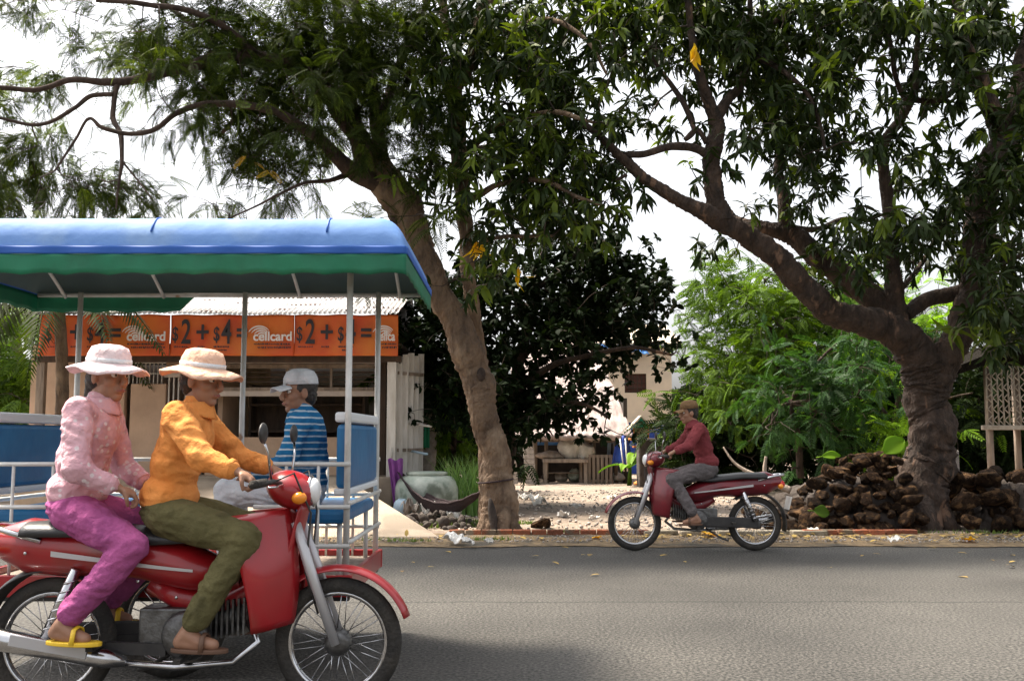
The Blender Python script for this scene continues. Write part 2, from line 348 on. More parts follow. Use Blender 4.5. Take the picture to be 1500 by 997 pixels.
# ================================================================= SETTING
ROAD_FAR = 11.15
def ground_sheet(name, x0, x1, y0, y1, z, m, nx, ny, amp=0.0, fs=1.0, kind='structure', label=None, zf=None):
    b = MB()
    def fn(u, v):
        x = x0 + (x1 - x0) * u; y = y0 + (y1 - y0) * v
        zz = z + (amp * noise.fractal(Vector((x * fs, y * fs, 3.1)), .8, 2.1, 4) if amp else 0)
        if zf: zz += zf(x, y)
        return Vector((x, y, zz))
    b.sheet(fn, nx, ny)
    o = b.build(name, m); tag(o, kind=kind)
    if label: o['label'] = label
    return o
ground_sheet('ground', -400, 400, -150, 700, -0.14, M['land'], 4, 4)
ground_sheet('road', -90, 90, -4.5, ROAD_FAR, 0.0, M['asphalt'], 2, 2)
def ragged(x): return 0.14 * noise.noise(Vector((x * .9, 0, 0))) + 0.06 * noise.noise(Vector((x * 4, 0, 0))) + 0.03 * noise.noise(Vector((x * 15, 0, 0)))
b = MB()
def fn(u, v):
    x = -60 + 120 * u
    y = (ROAD_FAR - .07 + ragged(x)) * (1 - v) + 12.05 * v
    return Vector((x, y, 0.008 + 0.05 * v + (0.012 * noise.noise(Vector((x * 5, y * 5, 0))) if v > .01 else 0)))
b.sheet(fn, 900, 7)
tag(b.build('verge', M['shoulder']), kind='structure')
ground_sheet('yard', -60, 60, 12.0, 60, 0.04, M['dirt'], 330, 130, amp=.035, fs=1.3)
ground_sheet('verge', -90, 90, -12, -4.5, 0.03, M['shoulder'], 2, 2)

# ---- brick kerb: two runs of loose bricks laid in a line
for ki, (xa, xb, lab) in enumerate(((-0.75, 1.45, 'orange brick kerb laid in a line past the foot of the leaning tree'),
                                    (3.45, 4.72, 'orange brick kerb in front of the rock heap left of the thick dark trunk'))):
    t = thing('brick_kerb', lab, 'kerb', (xa, 12.0, 0.03)); x = 0.0; i = 0
    while x < xb - xa:
        L = .2 + random.uniform(-.02, .02)
        mb = MB().box((x + L / 2, random.uniform(-.012, .012), .035), (L - .012, .1, .085), (random.uniform(-.05, .05), random.uniform(-.03, .03), random.uniform(-.05, .05)))
        mb.build('brick', M['brick'], t, bevel=.008); x += L; i += 1
for i in range(9):
    L = .42; x = 1.55 + i * (L + .02)
    if x > 3.5: break
    o = MB().box((0, 0, 0), (L * .97, .17, .09), (random.uniform(-.03, .03), random.uniform(-.04, .04), random.uniform(-.06, .06))).build('kerb_stone', M['kerbstone'], origin=None, bevel=.012)
    o.location = (x + L / 2, 11.98 + random.uniform(-.03, .03), .055)
    tag(o, '%s pale kerb stone from the left in the row behind the far motorbike' % ('first', 'second', 'third', 'fourth', 'fifth', 'sixth')[i], 'kerb stone', 'pale kerb stones behind the far motorbike')

# ---- ramp up to the shop
r0 = G(645, 791); r1 = P(505, 700, 15.15)
RAMPY0 = 11.75; RAMPX0 = r0.x
b = MB(); zt = .60
A = Vector((RAMPX0, RAMPY0, .05)); B_ = Vector((r1.x, 15.15, zt)); Cc = Vector((-5.5, 15.15, zt)); D = Vector((-5.5, RAMPY0, .05))
dn = lambda v: Vector((v.x, v.y, -.1))
b.add([A, B_, Cc, D, dn(A), dn(B_), dn(Cc), dn(D)], [(0, 1, 2, 3), (4, 7, 6, 5), (0, 4, 5, 1), (1, 5, 6, 2), (2, 6, 7, 3), (3, 7, 4, 0)])
tag(b.build('ramp', M['concrete'], bevel=.02), kind='structure')

# ================================================================= SHOP
SHD = 15.2
shop = thing('shop_building', 'small roadside shop with rusty corrugated iron roof and raised floor behind the concrete ramp', 'shop', (-4.5, 17, 0))
def prect(name, x0, y0, x1, y1, d, th, m, parent, bevel=.006, front=True):
    a = P(x0, y1, d); c = P(x1, y0, d)
    mb = WB().box(((a.x + c.x) / 2, d + th / 2, (a.z + c.z) / 2), (abs(c.x - a.x), th, abs(c.z - a.z)))
    return mb.build(name, m, parent, bevel=bevel)
XL, XR = -7.45, -1.86
WB().box(((XL + XR) / 2, 17.5, .28), (XR - XL + .1, 4.7, .64)).build('floor_slab', M['concrete'], shop, bevel=.02)
WB().box(((XL + XR) / 2, 19.7, 1.8), (XR - XL - .02, .12, 2.4)).build('back_wall', M['wall'], shop)
WD = 16.0
zc = P(300, 500, WD).z
# facade, built out of butted pieces round the openings
def fac(name, x0, y0, x1, y1, m=M['wall'], d=WD, th=.12): return prect(name, x0, y0, x1, y1, d, th, m, shop)
fac('wall', 265, 506, 298, 745)                # pillar left of the vents
fac('wall', 298, 506, 552, 539)                # above vents
fac('wall', 298, 567, 552, 580)                # below vents
fac('wall', 552, 506, 566, 745, M['dark_wood'])
fac('wall', 36, 506, 185, 745, M['wall_orange'])
fac('wall', 185, 506, 243, 530, M['wall_orange'])
fac('wall', 185, 562, 243, 745, M['wall_orange'])
fac('wall', 243, 506, 265, 552, M['wall_orange'], d=WD + .03)
fac('wall', 243, 604, 265, 745, M['wall_orange'], d=WD + .03)
fac('counter', 298, 640, 552, 745, M['wall_orange'], d=WD, th=.5)
# vents
v = prect('vent_frame', 293, 533, 557, 539, WD - .03, .05, M['old_wood'], shop)
prect('vent_frame', 293, 567, 557, 572, WD - .03, .05, M['old_wood'], shop)
for x in (296, 356, 420, 485, 551): prect('vent_post', x - 2, 539, x + 2, 567, WD - .02, .06, M['old_wood'], shop)
for y in (545, 552, 559): prect('vent_slat', 298, y - 1, 552, y + 1, WD + .04, .04, M['dark_wood'], shop, 0)
# barred window at left and small white balustrade window
wn = prect('window', 185, 530, 243, 532, WD - .02, .06, M['white_paint'], shop)
for x in range(189, 243, 6): prect('bar', x - 1, 532, x + 1, 562, WD + .02, .03, M['white_paint'], shop, 0)
prect('window_rail', 185, 546, 243, 548, WD, .03, M['white_paint'], shop, 0)
prect('window_sill', 243, 598, 266, 607, WD - .08, .1, M['white_paint'], shop)
prect('window_lintel', 240, 538, 268, 552, WD - .07, .09, M['wall'], shop)
for x in (247, 254, 261): prect('bar', x - 1.6, 552, x + 1.6, 598, WD + .0, .03, M['white_paint'], shop, 0)
# partition inside and shelves with goods to give depth
WB().box((-4.8, 18.0, 1.7), (.08, 3.2, 2.2)).build('inner_wall', M['wall_orange'], shop)
WB().box(((XL + .06), 18.0, 1.7), (.1, 3.2, 2.3)).build('side_wall', M['wall'], shop)
# beam below the banner, posts
prect('beam', 50, 521, 588, 530, SHD + .08, .1, M['dark_wood'], shop)
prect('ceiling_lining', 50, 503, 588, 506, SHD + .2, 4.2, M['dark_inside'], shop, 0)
for (x, wd, mm) in ((553, 7, 'white_paint'), (574, 13, 'white_paint'), (60, 12, 'old_wood')):
    a = P(x - wd / 2, 524, SHD + .1); c = P(x + wd / 2, 524, SHD + .1)
    WB().box(((a.x + c.x) / 2, SHD + .15, (.58 + a.z) / 2), (c.x - a.x, .1, a.z - .58)).build('post', M[mm], shop, bevel=.008)
# side screen of white boards right of the corner post
for i, x in enumerate((585, 593, 601, 609, 616)):
    top = (533, 530, 528, 532, 529)[i]; d = SHD + .35 + i * .16
    a = P(x - 3.6, top, d); c = P(x + 3.6, 690, d)
    WB().box(((a.x + c.x) / 2, d, (a.z + .45) / 2 + .12), (c.x - a.x, .03, a.z - .45 + .0), (0, random.uniform(-.012, .012), random.uniform(-.1, .1))).build('side_board', M['white_paint'], shop, bevel=.004)
for z in (1.0, 2.2): WB().bar((P(582, 600, SHD + .3).x, SHD + .33, z), (P(619, 600, 16.1).x, 16.08, z), .04, .05).build('board_rail', M['old_wood'], shop)
# corrugated roof
b = WB(); xa, xb = -7.4, -1.72; ya, yb = 14.95, 18.6; za = P(500, 459, ya).z; slope = .285
nx = 460
def roof(u, v):
    x = xa + (xb - xa) * u; y = ya + (yb - ya) * v
    return Vector((x, y, za + (y - ya) * slope + .016 * math.sin((x) * 2 * math.pi / .076) + .01 * math.sin(x * 2.3 + 1)))
b.sheet(roof, nx, 6); b.build('roof', M['iron_roof'], shop, solid=.004)
WB().bar((xa, 16.6, za + .42), (xb, 16.6, za + .42), .06, .1).build('purlin', M['dark_wood'], shop)
WB().bar((xa, 18.5, za + .93), (xb, 18.5, za + .93), .06, .1).build('purlin', M['dark_wood'], shop)
# gable infill at the right and rear wall top
WB().prism([(XR - .02, 15.4, 2.6), (XR - .02, 19.7, 2.6), (XR - .02, 18.6, 3.95), (XR - .02, 15.4, 3.1)], (-.03, 0, 0)).build('gable', M['dark_wood'], shop)

# ---- banners
def text_mesh(s, size, mtl, name, parent, loc, sx=1.0, bold=0.0, shear=0.0):
    cu = bpy.data.curves.new(name, 'FONT'); cu.body = s; cu.size = size; cu.extrude = .0015; cu.offset = bold; cu.shear = shear
    cu.align_x = 'LEFT'; cu.resolution_u = 6
    to = bpy.data.objects.new('tmp', cu); C.objects.link(to); dg = bpy.context.evaluated_depsgraph_get(); dg.update()
    me = bpy.data.meshes.new_from_object(to.evaluated_get(dg)); bpy.data.objects.remove(to)
    me.transform(Matrix.Rotation(R(90), 4, 'X') @ Matrix.Diagonal((sx, 1, 1, 1))); me.materials.clear(); me.materials.append(mtl)
    o = link(name, me, parent); o.location = loc
    return o
def px2m(p): return p * SHD / F
BW = px2m(182); BH = P(400, 461, SHD - .12).z - P(400, 521, SHD - .12).z
def wob(x, z): return .02 * math.sin(x * 5.1 + z * 3) + .012 * math.sin(x * 13 + 1.3) - .01 * math.cos(z * 9)
def make_banner(px0, px1, crop, label, dy=0.0):
    a = P(px0, 521, SHD - .12)
    t = thing('banner', label, 'banner', (a.x, SHD - .12 + dy, a.z), group='orange banners under the shop roof')
    Wd = px2m(px1 - px0)
    b = MB(); b.sheet(lambda u, v: Vector((Wd * u, wob(Wd * u, BH * v), BH * v + .006 * math.sin(u * 17) * v)), 60, 16)
    b.build('banner_cloth', M['banner'], t, solid=.003)
    s = BH / 60.0
    y = -.045
    off = crop                     # px shift of the design
    def put(st, x, yy, size, mt, sx, bold=0.0, name='lettering', shear=0):
        text_mesh(st, size * s, mt, name, t, ((x + off) * s, y, (60 - yy) * s), sx, bold, shear)
    put('$', 4, 38, 29, M['banner_ink'], .62, .004); put('2', 17, 42, 50, M['banner_ink'], .60, .008)
    put('+', 38, 41, 44, M['banner_ink'], .82, .006); put('$', 64, 38, 29, M['banner_ink'], .62, .004)
    put('4', 76, 42, 50, M['banner_ink'], .60, .008); put('=', 97, 40, 38, M['banner_ink'], .80, .008)
    # broadcast-wave logo: stacked tapered arcs
    for i in range(5):
        rad = 17 - 3.4 * i; m_ = MB(); pts = []
        cx, cy = 131 + i * 1.2, 34 - i * .2
        outer = []; inner = []
        for k in range(13):
            a_ = R(150 - k * 9.2); th = 1.9 * math.sin(math.pi * (k + 1) / 14) + .25
            outer.append((cx + (rad + th / 2) * math.cos(a_) * 1.05, cy - (rad + th / 2) * math.sin(a_)))
            inner.append((cx + (rad - th / 2) * math.cos(a_) * 1.05, cy - (rad - th / 2) * math.sin(a_)))
        ol = outer + inner[::-1]
        m_.prism([((p[0] + off) * s, y, (60 - p[1]) * s) for p in ol], (0, -.002, 0)); m_.build('logo_arc', M['banner_white'], t)
    word = 'cellcard' if crop >= -1 and px1 - px0 > 160 else 'cellca'
    put(word, 122 if word == 'cellcard' else 120, 38, 19, M['banner_white'], .96 if word == 'cellcard' else .66, .005)
    # small illegible lines of script
    m_ = MB()
    def scribble(x0, x1, yy, h):
        x = x0
        while x < x1:
            wv = random.uniform(.8, 2.0); hh = h * random.uniform(.5, 1)
            m_.box(((x + off) * s, y, (60 - yy) * s), (wv * s, .002, hh * s), (0, random.uniform(-.4, .4), 0)); x += wv + random.uniform(.3, .9)
    lim = 182 if word == 'cellcard' else (px1 - px0) - off - 2
    scribble(124, min(176, lim), 43, 3); scribble(130, min(178, lim), 48, 3.2)
    scribble(8, 29, 47, 2.4); scribble(42, 52, 47, 2.4); scribble(66, 88, 47, 2.6); scribble(72, 84, 52, 2.4)
    m_.build('small_print', M['banner_ink'], t)
    return t
make_banner(430, 582, 0, 'orange banner at the right corner of the shop, its white word cut short')
make_banner(248, 429.5, 0, 'middle one of the three orange banners, between the other two under the roof edge', .006)
make_banner(55, 247, 8, 'orange banner under the left end of the shop roof, partly behind dark foliage')

# shop interior goods: shelf with bottles
sh = thing('display_cabinet', 'dark wooden shop cabinet behind the counter with goods on its shelves', 'cabinet', (-3.5, 17.2, .6))
MB().box((0, 0, .7), (1.9, .35, .04)).build('shelf', M['dark_wood'], sh)
MB().box((0, 0, 1.15), (1.9, .35, .04)).build('shelf', M['dark_wood'], sh)
MB().box((0, .19, .75), (2.0, .03, 1.5)).build('back_panel', M['dark_wood'], sh)
for s_ in (-1, 1): MB().box((s_ * .97, 0, .75), (.04, .38, 1.5)).build('side_panel', M['dark_wood'], sh)

# ================================================================= FOLIAGE TOOLS
def quads_object(name, V, Q, m, parent=None, smooth=True):
    me = bpy.data.meshes.new(name); V = np.asarray(V, np.float32).reshape(-1, 3); Q = np.asarray(Q, np.int32).reshape(-1, 4)
    me.vertices.add(len(V)); me.vertices.foreach_set('co', V.ravel())
    me.loops.add(Q.size); me.loops.foreach_set('vertex_index', Q.ravel())
    me.polygons.add(len(Q)); me.polygons.foreach_set('loop_start', np.arange(0, Q.size, 4, dtype=np.int32))
    try: me.polygons.foreach_set('loop_total', np.full(len(Q), 4, np.int32))
    except Exception: pass
    me.materials.append(m); me.update(calc_edges=True)
    if smooth: me.polygons.foreach_set('use_smooth', np.ones(len(Q), bool))
    return link(name, me, parent)
def frames(dirs, up=None):
    """orthonormal bases with x along dirs, z as close to up as possible ; returns (k,3,3) columns x,y,z"""
    d = dirs / np.linalg.norm(dirs, axis=1, keepdims=True)
    up = np.tile([0, 0, 1.0], (len(d), 1)) if up is None else up
    y = np.cross(up, d); n = np.linalg.norm(y, axis=1, keepdims=True); bad = n[:, 0] < 1e-3
    y[bad] = [0, 1, 0]; n[bad] = 1; y /= n; z = np.cross(d, y)
    return np.stack([d, y, z], axis=2)
def instance(tv, tq, pos, B, sc):
    k, n = len(pos), len(tv)
    V = np.einsum('kij,nj->kni', B, tv) * sc[:, None, None] + pos[:, None, :]
    Q = tq[None] + (np.arange(k) * n)[:, None, None]
    return V.reshape(-1, 3), Q.reshape(-1, 4)
def leaf_template(w=.24, droop=.35, fold=.05):
    xs = [0, .32, .72, 1.0]; ws = [.03, w / 2, w * .42, .012]; zs = [0, -.04 * droop, -.35 * droop, -droop]
    v = []; q = []
    for x, ww, z in zip(xs, ws, zs): v += [(x, -ww, z + fold * ww * 4), (x, ww, z + fold * ww * 4)]
    for i in range(3): q.append((2 * i, 2 * i + 1, 2 * i + 3, 2 * i + 2))
    return np.array(v), np.array(q)
def whorls(pos, rng, n=9, size=.2, w=.25, droop=.5, dirs=None, spread=(35, 100), jit=.25, down=.25):
    """clusters of long leaves round a twig tip"""
    tv, tq = leaf_template(w, droop); k = len(pos)
    d0 = dirs if dirs is not None else rng.normal(size=(k, 3))
    d0 = d0 / np.linalg.norm(d0, axis=1, keepdims=True); B = frames(d0, rng.normal(size=(k, 3)))
    a = rng.uniform(0, 2 * np.pi, (k, n)); el = np.radians(rng.uniform(*spread, (k, n)))
    loc = np.stack([np.cos(el), np.sin(el) * np.cos(a), np.sin(el) * np.sin(a)], -1)
    ld = np.einsum('kij,knj->kni', B, loc).reshape(-1, 3); ld[:, 2] -= down
    p = np.repeat(pos, n, 0) + np.repeat(d0, n, 0) * rng.uniform(-.4, .1, (k * n, 1)) * size
    up = np.tile([0, 0, 1.0], (k * n, 1)) + rng.normal(size=(k * n, 3)) * .5
    return instance(tv, tq, p, frames(ld, up), size * rng.uniform(1 - jit, 1 + jit, k * n))
def frond_template(pairs=10, L=1.0, ll=.30, lw=.055, ang=62, droop=.35):
    v = []; q = []
    def cur(t): return np.array([t * L, 0, -droop * t * t])
    for i in range(4):
        a, b_ = cur(i / 4), cur((i + 1) / 4); o = len(v)
        v += [a + [0, -.006, 0], a + [0, .006, 0], b_ + [0, .006, 0], b_ + [0, -.006, 0]]; q.append((o, o + 1, o + 2, o + 3))
    for i in range(pairs):
        t = .12 + .88 * i / (pairs - 1); c = cur(t); l_ = ll * (1.0 - .45 * abs(t - .45) / .55)
        for s in (-1, 1):
            an = np.radians(ang - 25 * t); dx, dy = np.cos(an), np.sin(an) * s
            e = c + np.array([dx, dy, -.28]) * l_; mid = c + np.array([dx, dy, -.08]) * l_ * .5; nn = np.array([-dy, dx, 0]) * lw / 2 * (1 if s > 0 else -1)
            o = len(v); v += [c, mid + nn, e, mid - nn]; q.append((o, o + 1, o + 2, o + 3))
    return np.array(v), np.array(q)
def fronds(pos, rng, n=3, size=.34, dirs=None, down=.25, **kw):
    tv, tq = frond_template(**kw); k = len(pos)
    d0 = rng.normal(size=(k * n, 3)); d0[:, 2] = d0[:, 2] * .5 - down
    if dirs is not None: d0 += np.repeat(dirs, n, 0) * 1.2
    up = np.tile([0, 0, 1.0], (k * n, 1)) + rng.normal(size=(k * n, 3)) * .45
    return instance(tv, tq, np.repeat(pos, n, 0), frames(d0, up), size * rng.uniform(.7, 1.25, k * n))
def smooth_poly(pts, n=6):
    """pts: list of (Vector, r) -> Catmull-Rom resampled"""
    out = []; N = len(pts)
    for i in range(N - 1):
        p = [pts[max(i - 1, 0)], pts[i], pts[i + 1], pts[min(i + 2, N - 1)]]
        for k in range(n):
            t = k / n; t2, t3 = t * t, t * t * t
            q = [(2 * p[1][j]) + (p[2][j] - p[0][j]) * t + (p[0][j] * 2 - p[1][j] * 5 + p[2][j] * 4 - p[3][j]) * t2 + (p[1][j] * 3 - p[0][j] - p[2][j] * 3 + p[3][j]) * t3 for j in (0, 1)]
            out.append((q[0] * .5, q[1] * .5))
    out.append(pts[-1]); return out
def limb(b, path, seg=14, rough=.06, fq=3.0, n=7):
    """path: [(px,py,halfwidth_px,depth)] drawn as a crooked rough-barked tube. returns samples"""
    pts = [(P(x, y, d), r * d / F) for x, y, r, d in path]
    big = seg >= 16
    if big: seg = int(seg * 2.2); n = 16
    sm = smooth_poly(pts, n); sm2 = []
    for k, (p, r) in enumerate(sm):
        kk = min(1.0, k / 4) * min(1.0, r / .02)
        w_ = Vector((noise.noise(p * 2.6), noise.noise(p * 2.6 + Vector((9, 0, 0))), noise.noise(p * 2.6 + Vector((0, 9, 0))))) * (.35 * r + .012) * kk
        sm2.append((p + w_, max(r, .003) * (1 + .10 * noise.noise(p * 5 + Vector((3, 3, 3))))))
    sm = sm2; base = len(b.v)
    b.tube([p for p, r in sm], [r for p, r in sm], seg=seg)
    if seg >= 10:
        for i in range(base, len(b.v)):
            v = Vector(b.v[i]); k = (i - base) // seg
            if k >= len(sm): break
            c, r = sm[k]; dr = (v - c)
            if dr.length < 1e-6: continue
            nn = noise.fractal(Vector((v.x * fq, v.y * fq, v.z * fq * .6)) * (1.0 / max(r, .05)) * .35, .8, 2, 4); f_ = 0
            if big: f_ = (.5 - abs(noise.noise(Vector((v.x * 24, v.y * 24, v.z * 7))))) * .016 + .006 * noise.noise(Vector((v.x * 60, v.y * 60, v.z * 30)))
            b.v[i] = tuple(c + dr * (1 + rough * 2.2 * nn) + dr.normalized() * f_)
    return sm
def blob_points(blobs, rng, d0, dens, dd=1.3, clump=.45, clumpn=5):
    """blobs: (cx,cy,rx,ry,weight) pixel ellipses -> 3D cluster points, grouped in clumps"""
    out = []
    for bl in blobs:
        cx, cy, rx, ry, wgt = bl[:5]; dc = bl[5] if len(bl) > 5 else d0
        n = int(math.pi * rx * ry * dens * wgt / 1000.0)
        if n < 1: continue
        nc = max(1, n // clumpn)
        a = rng.uniform(0, 2 * np.pi, nc); r = np.sqrt(rng.uniform(0, 1, nc)); dz = rng.normal(0, dd * .6, nc)
        cs = [P(cx + rx * r[i] * math.cos(a[i]), cy + ry * r[i] * math.sin(a[i]), dc + max(-dd * 1.3, min(dd * 1.5, dz[i]))) for i in range(nc)]
        for i in range(n):
            c = cs[rng.integers(nc)]; out.append((c.x + rng.normal(0, clump * .5), c.y + rng.normal(0, clump * .5), c.z + rng.normal(0, clump * .4)))
    return np.array(out)
def grow_twigs(b, samples, pts, rng, rt=.004, r0=.013, maxd=2.0):
    """join each cluster point to the nearest wood, nearest first, so that twigs fork from twigs. drops points too far from wood"""
    S_ = np.array([tuple(p) for p, r in samples]); Rr = np.array([r for p, r in samples])
    D = np.array([np.min(np.sum((S_ - p) ** 2, 1)) for p in pts]); order = np.argsort(D)
    cap = len(S_) + len(pts) * 3; nodes = np.zeros((cap, 3)); nodes[:len(S_)] = S_; nn = len(S_); keep = []; dirs = []
    dep = np.zeros(cap); 
    for i in order:
        p = pts[i]; dd = np.sum((nodes[:nn] - p) ** 2, 1) + 0.02 * dep[:nn]; j = int(np.argmin(dd)); q = nodes[j]; L = float(np.linalg.norm(p - q))
        if L > maxd: continue
        side = rng.normal(0, .12 * L, 3); m1 = q + (p - q) * .35 + side + np.array([0, 0, .06 * L]); m2 = q + (p - q) * .7 + side * .7 + np.array([0, 0, .06 * L])
        ra = min(r0, .004 + .010 * L) if j >= len(S_) else r0 * (1.0 if L < .6 else 1.5)
        b.tube([q, m1, m2, p], [ra, ra * .75, ra * .55, rt], seg=3, caps=False)
        for t in (m1, m2, p): nodes[nn] = t; dep[nn] = dep[j] + 1; nn += 1
        keep.append(i); dd_ = p - m2; dirs.append(dd_ / (np.linalg.norm(dd_) + 1e-6))
    return pts[keep], np.array(dirs)

# ================================================================= TREE A (leaning, feathery)
rng = np.random.default_rng(11)
DA = 12.45
ta = thing('leaning_tree', 'leaning tan-barked tree with feathery leaves, rooted at the road edge beside the hammock', 'tree', G(733, 780))
b = WB(); sa = []
sa += limb(b, [(734, 786, 31, DA), (732, 765, 28, DA), (729, 720, 24.5, DA), (719, 655, 20, DA), (709, 600, 20, DA), (695, 555, 23, DA), (677, 495, 23, DA), (653, 448, 19, DA), (630, 400, 20.5, DA), (611, 350, 23, DA), (588, 300, 26, DA), (562, 262, 24, DA), (540, 225, 20, DA)], 28, .055)
trunk_extra = []
for (x, y, r, d) in ((712, 772, 12, 12.35), (752, 774, 12, 12.3), (735, 770, 13, 12.2), (720, 775, 10, 12.75)):
    limb(b, [(x + (x - 733) * .6, y + 14, r * .75, d), (x, y, r, d), (x * .55 + 730 * .45, y - 40, r * .8, d + (DA - d) * .7), (728, y - 85, r * .4, DA)], 12, .05)
branches = [
 [(540, 225, 17, DA), (505, 172, 15, DA - .1), (470, 122, 13, DA - .3), (430, 97, 12.5, DA - .5), (380, 86, 12, DA - .7), (330, 84, 10.5, DA - .8), (270, 100, 9, DA - .9), (215, 112, 7, DA - 1.0), (175, 120, 6, DA - 1.1), (110, 118, 4.5, DA - 1.2), (50, 133, 4, DA - 1.2), (-20, 128, 3.5, DA - 1.3), (-120, 140, 2, DA - 1.4)],
 [(560, 265, 18, DA), (525, 255, 14, DA - .2), (490, 225, 10, DA - .5), (455, 195, 8.5, DA - .8), (420, 172, 7, DA - 1.0), (370, 156, 6, DA - 1.2), (310, 152, 5, DA - 1.3), (262, 165, 4.2, DA - 1.4), (225, 190, 4, DA - 1.5), (190, 197, 3.6, DA - 1.5), (150, 188, 3.2, DA - 1.6), (130, 175, 2.5, DA - 1.6), (110, 205, 2, DA - 1.6), (80, 250, 1.5, DA - 1.6)],
 [(173, 122, 4.6, DA - 1.1), (168, 150, 4.2, DA - 1.2), (166, 175, 4, DA - 1.3), (178, 200, 3.6, DA - 1.4), (178, 232, 3, DA - 1.5), (174, 262, 2.2, DA - 1.5), (170, 305, 1.2, DA - 1.5)],
 [(166, 138, 3.8, DA - 1.2), (135, 140, 3.4, DA - 1.2), (110, 158, 3.2, DA - 1.3), (80, 176, 3, DA - 1.3), (45, 182, 2.8, DA - 1.3), (0, 172, 2.5, DA - 1.4), (-70, 160, 1.8, DA - 1.4)],
 [(178, 235, 2, DA - 1.5), (200, 262, 1.6, DA - 1.5), (222, 290, 1, DA - 1.6)],
 [(535, 240, 15, DA), (522, 190, 12, DA + .1), (512, 130, 10, DA + .2), (502, 70, 8.5, DA + .2), (494, 10, 7, DA + .2), (480, -90, 5, DA + .2), (470, -190, 3, DA + .2)],
 [(560, 262, 14, DA), (556, 200, 11, DA + .3), (548, 140, 9, DA + .5), (530, 70, 8, DA + .6), (520, 0, 7, DA + .6), (515, -100, 4, DA + .6)],
 [(548, 225, 8, DA), (572, 130, 7, DA + .3), (600, 60, 5.5, DA + .5), (625, 0, 5, DA + .6), (650, -90, 3, DA + .6)],
 [(474, 125, 7, DA - .3), (470, 60, 6, DA - .2), (462, 0, 5, DA - .2), (450, -90, 3, DA - .2)],
 [(380, 86, 7, DA - .7), (330, 40, 5.5, DA - 1.2), (270, 15, 4.5, DA - 1.6), (200, 5, 4, DA - 1.9), (140, 2, 3, DA - 2.1)],
 [(330, 84, 5, DA - .8), (300, 50, 4.5, DA - .4), (260, 20, 4, DA), (210, -20, 3, DA + .3)],
 [(520, 250, 6, DA), (490, 262, 4, DA - .3), (440, 270, 2.6, DA - .6), (380, 300, 1.8, DA - .8), (335, 320, 1.2, DA - .8)],
 [(430, 97, 7, DA - .5), (400, 130, 5, DA + .2), (360, 160, 4, DA + .7), (320, 200, 3, DA + 1.0)],
 [(590, 300, 9, DA), (560, 360, 3, DA - .3), (565, 385, 1.6, DA - .4)],
]
lb = WB()
for br in branches: sa += limb(lb, br, 12 if br[0][2] > 6 else 6, .05)
lb.build('limbs', M['bark_limb'], ta)
blA = [(400, 60, 190, 75, 1.1), (500, 40, 150, 60, 1.2), (480, 150, 110, 80, 1.2), (370, 160, 110, 65, 1.1), (580, 130, 75, 110, 1.1), (600, 240, 50, 60, .7), (420, 240, 70, 55, .8),
       (260, 60, 80, 55, .9), (165, 90, 60, 40, .85), (120, 75, 45, 25, .5), (30, 105, 45, 38, .9), (60, 165, 50, 35, .45), (20, 190, 40, 30, .5), (70, 250, 75, 45, .85), (20, 290, 60, 35, 1.1), (130, 285, 70, 35, .9),
       (280, 300, 45, 22, .8), (240, 285, 50, 20, .5), (370, 240, 40, 26, .7), (215, 170, 35, 30, .45), (300, 150, 40, 40, .5), (540, 300, 30, 18, .5), (480, 300, 40, 15, .25), (70, 10, 60, 10, .7), (-90, 120, 90, 90, .7), (-60, 270, 60, 50, .7), (-20, 10, 80, 40, .5),
       (400, -80, 260, 60, .9), (200, -60, 160, 50, .6), (560, 385, 28, 15, .9, DA - .4), (620, 320, 25, 30, .4)]
pts = blob_points(blA, rng, DA - .4, 6.6, 1.0, .30, 6)
tw = WB(); pts, dirs = grow_twigs(tw, sa, pts, rng, maxd=1.6)
b.build('trunk', M['bark_tan'], ta)
tw.build('twigs', M['twig'], ta)
V, Q = fronds(pts, rng, 4, .28, dirs, down=.5, pairs=13, ll=.27, lw=.046)
ntpl = len(V) // (len(pts) * 4); sel = np.repeat(np.repeat(rng.uniform(size=len(pts)) < .2, 4), ntpl)  # random share of clusters gets the brighter leaf colour
def split_leaves(V, Q, vsel, parent, a_, b_):
    off = np.array(parent.location)
    for nm, msk, mt in (('crown', ~vsel, a_), ('bright_leaves', vsel, b_)):
        idx = -np.ones(len(V), int); idx[msk] = np.arange(msk.sum()); q = Q[msk[Q[:, 0]]]; quads_object(nm, V[msk] - off, idx[q], M[mt], parent)
split_leaves(V, Q, sel, ta, 'leaf_feather', 'leaf_bright')
print('treeA clusters', len(pts))
# a knot; at the foot a dark lump colours in a hollow's shade
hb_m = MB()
hb_m.ball(Vector(P(722, 758, DA - .30)) - ta.location, (.05, .06, .24), 20, 14, (0, -.15, 0)); hb_m.build('root_hollow_shade', M['trash_dark'], ta)
MB().ball(Vector(P(705, 548, DA - .19)) - ta.location, (.055, .03, .085)).build('knot', M['bark_dark'], ta)
yl = np.array([tuple(P(372, 238, 11.6)), tuple(P(395, 250, 11.5)), tuple(P(360, 228, 11.6))])
V, Q = fronds(yl, rng, 2, .17); quads_object('yellow_leaves', V - np.array(ta.location), Q, M['leaf_yellow'], ta)

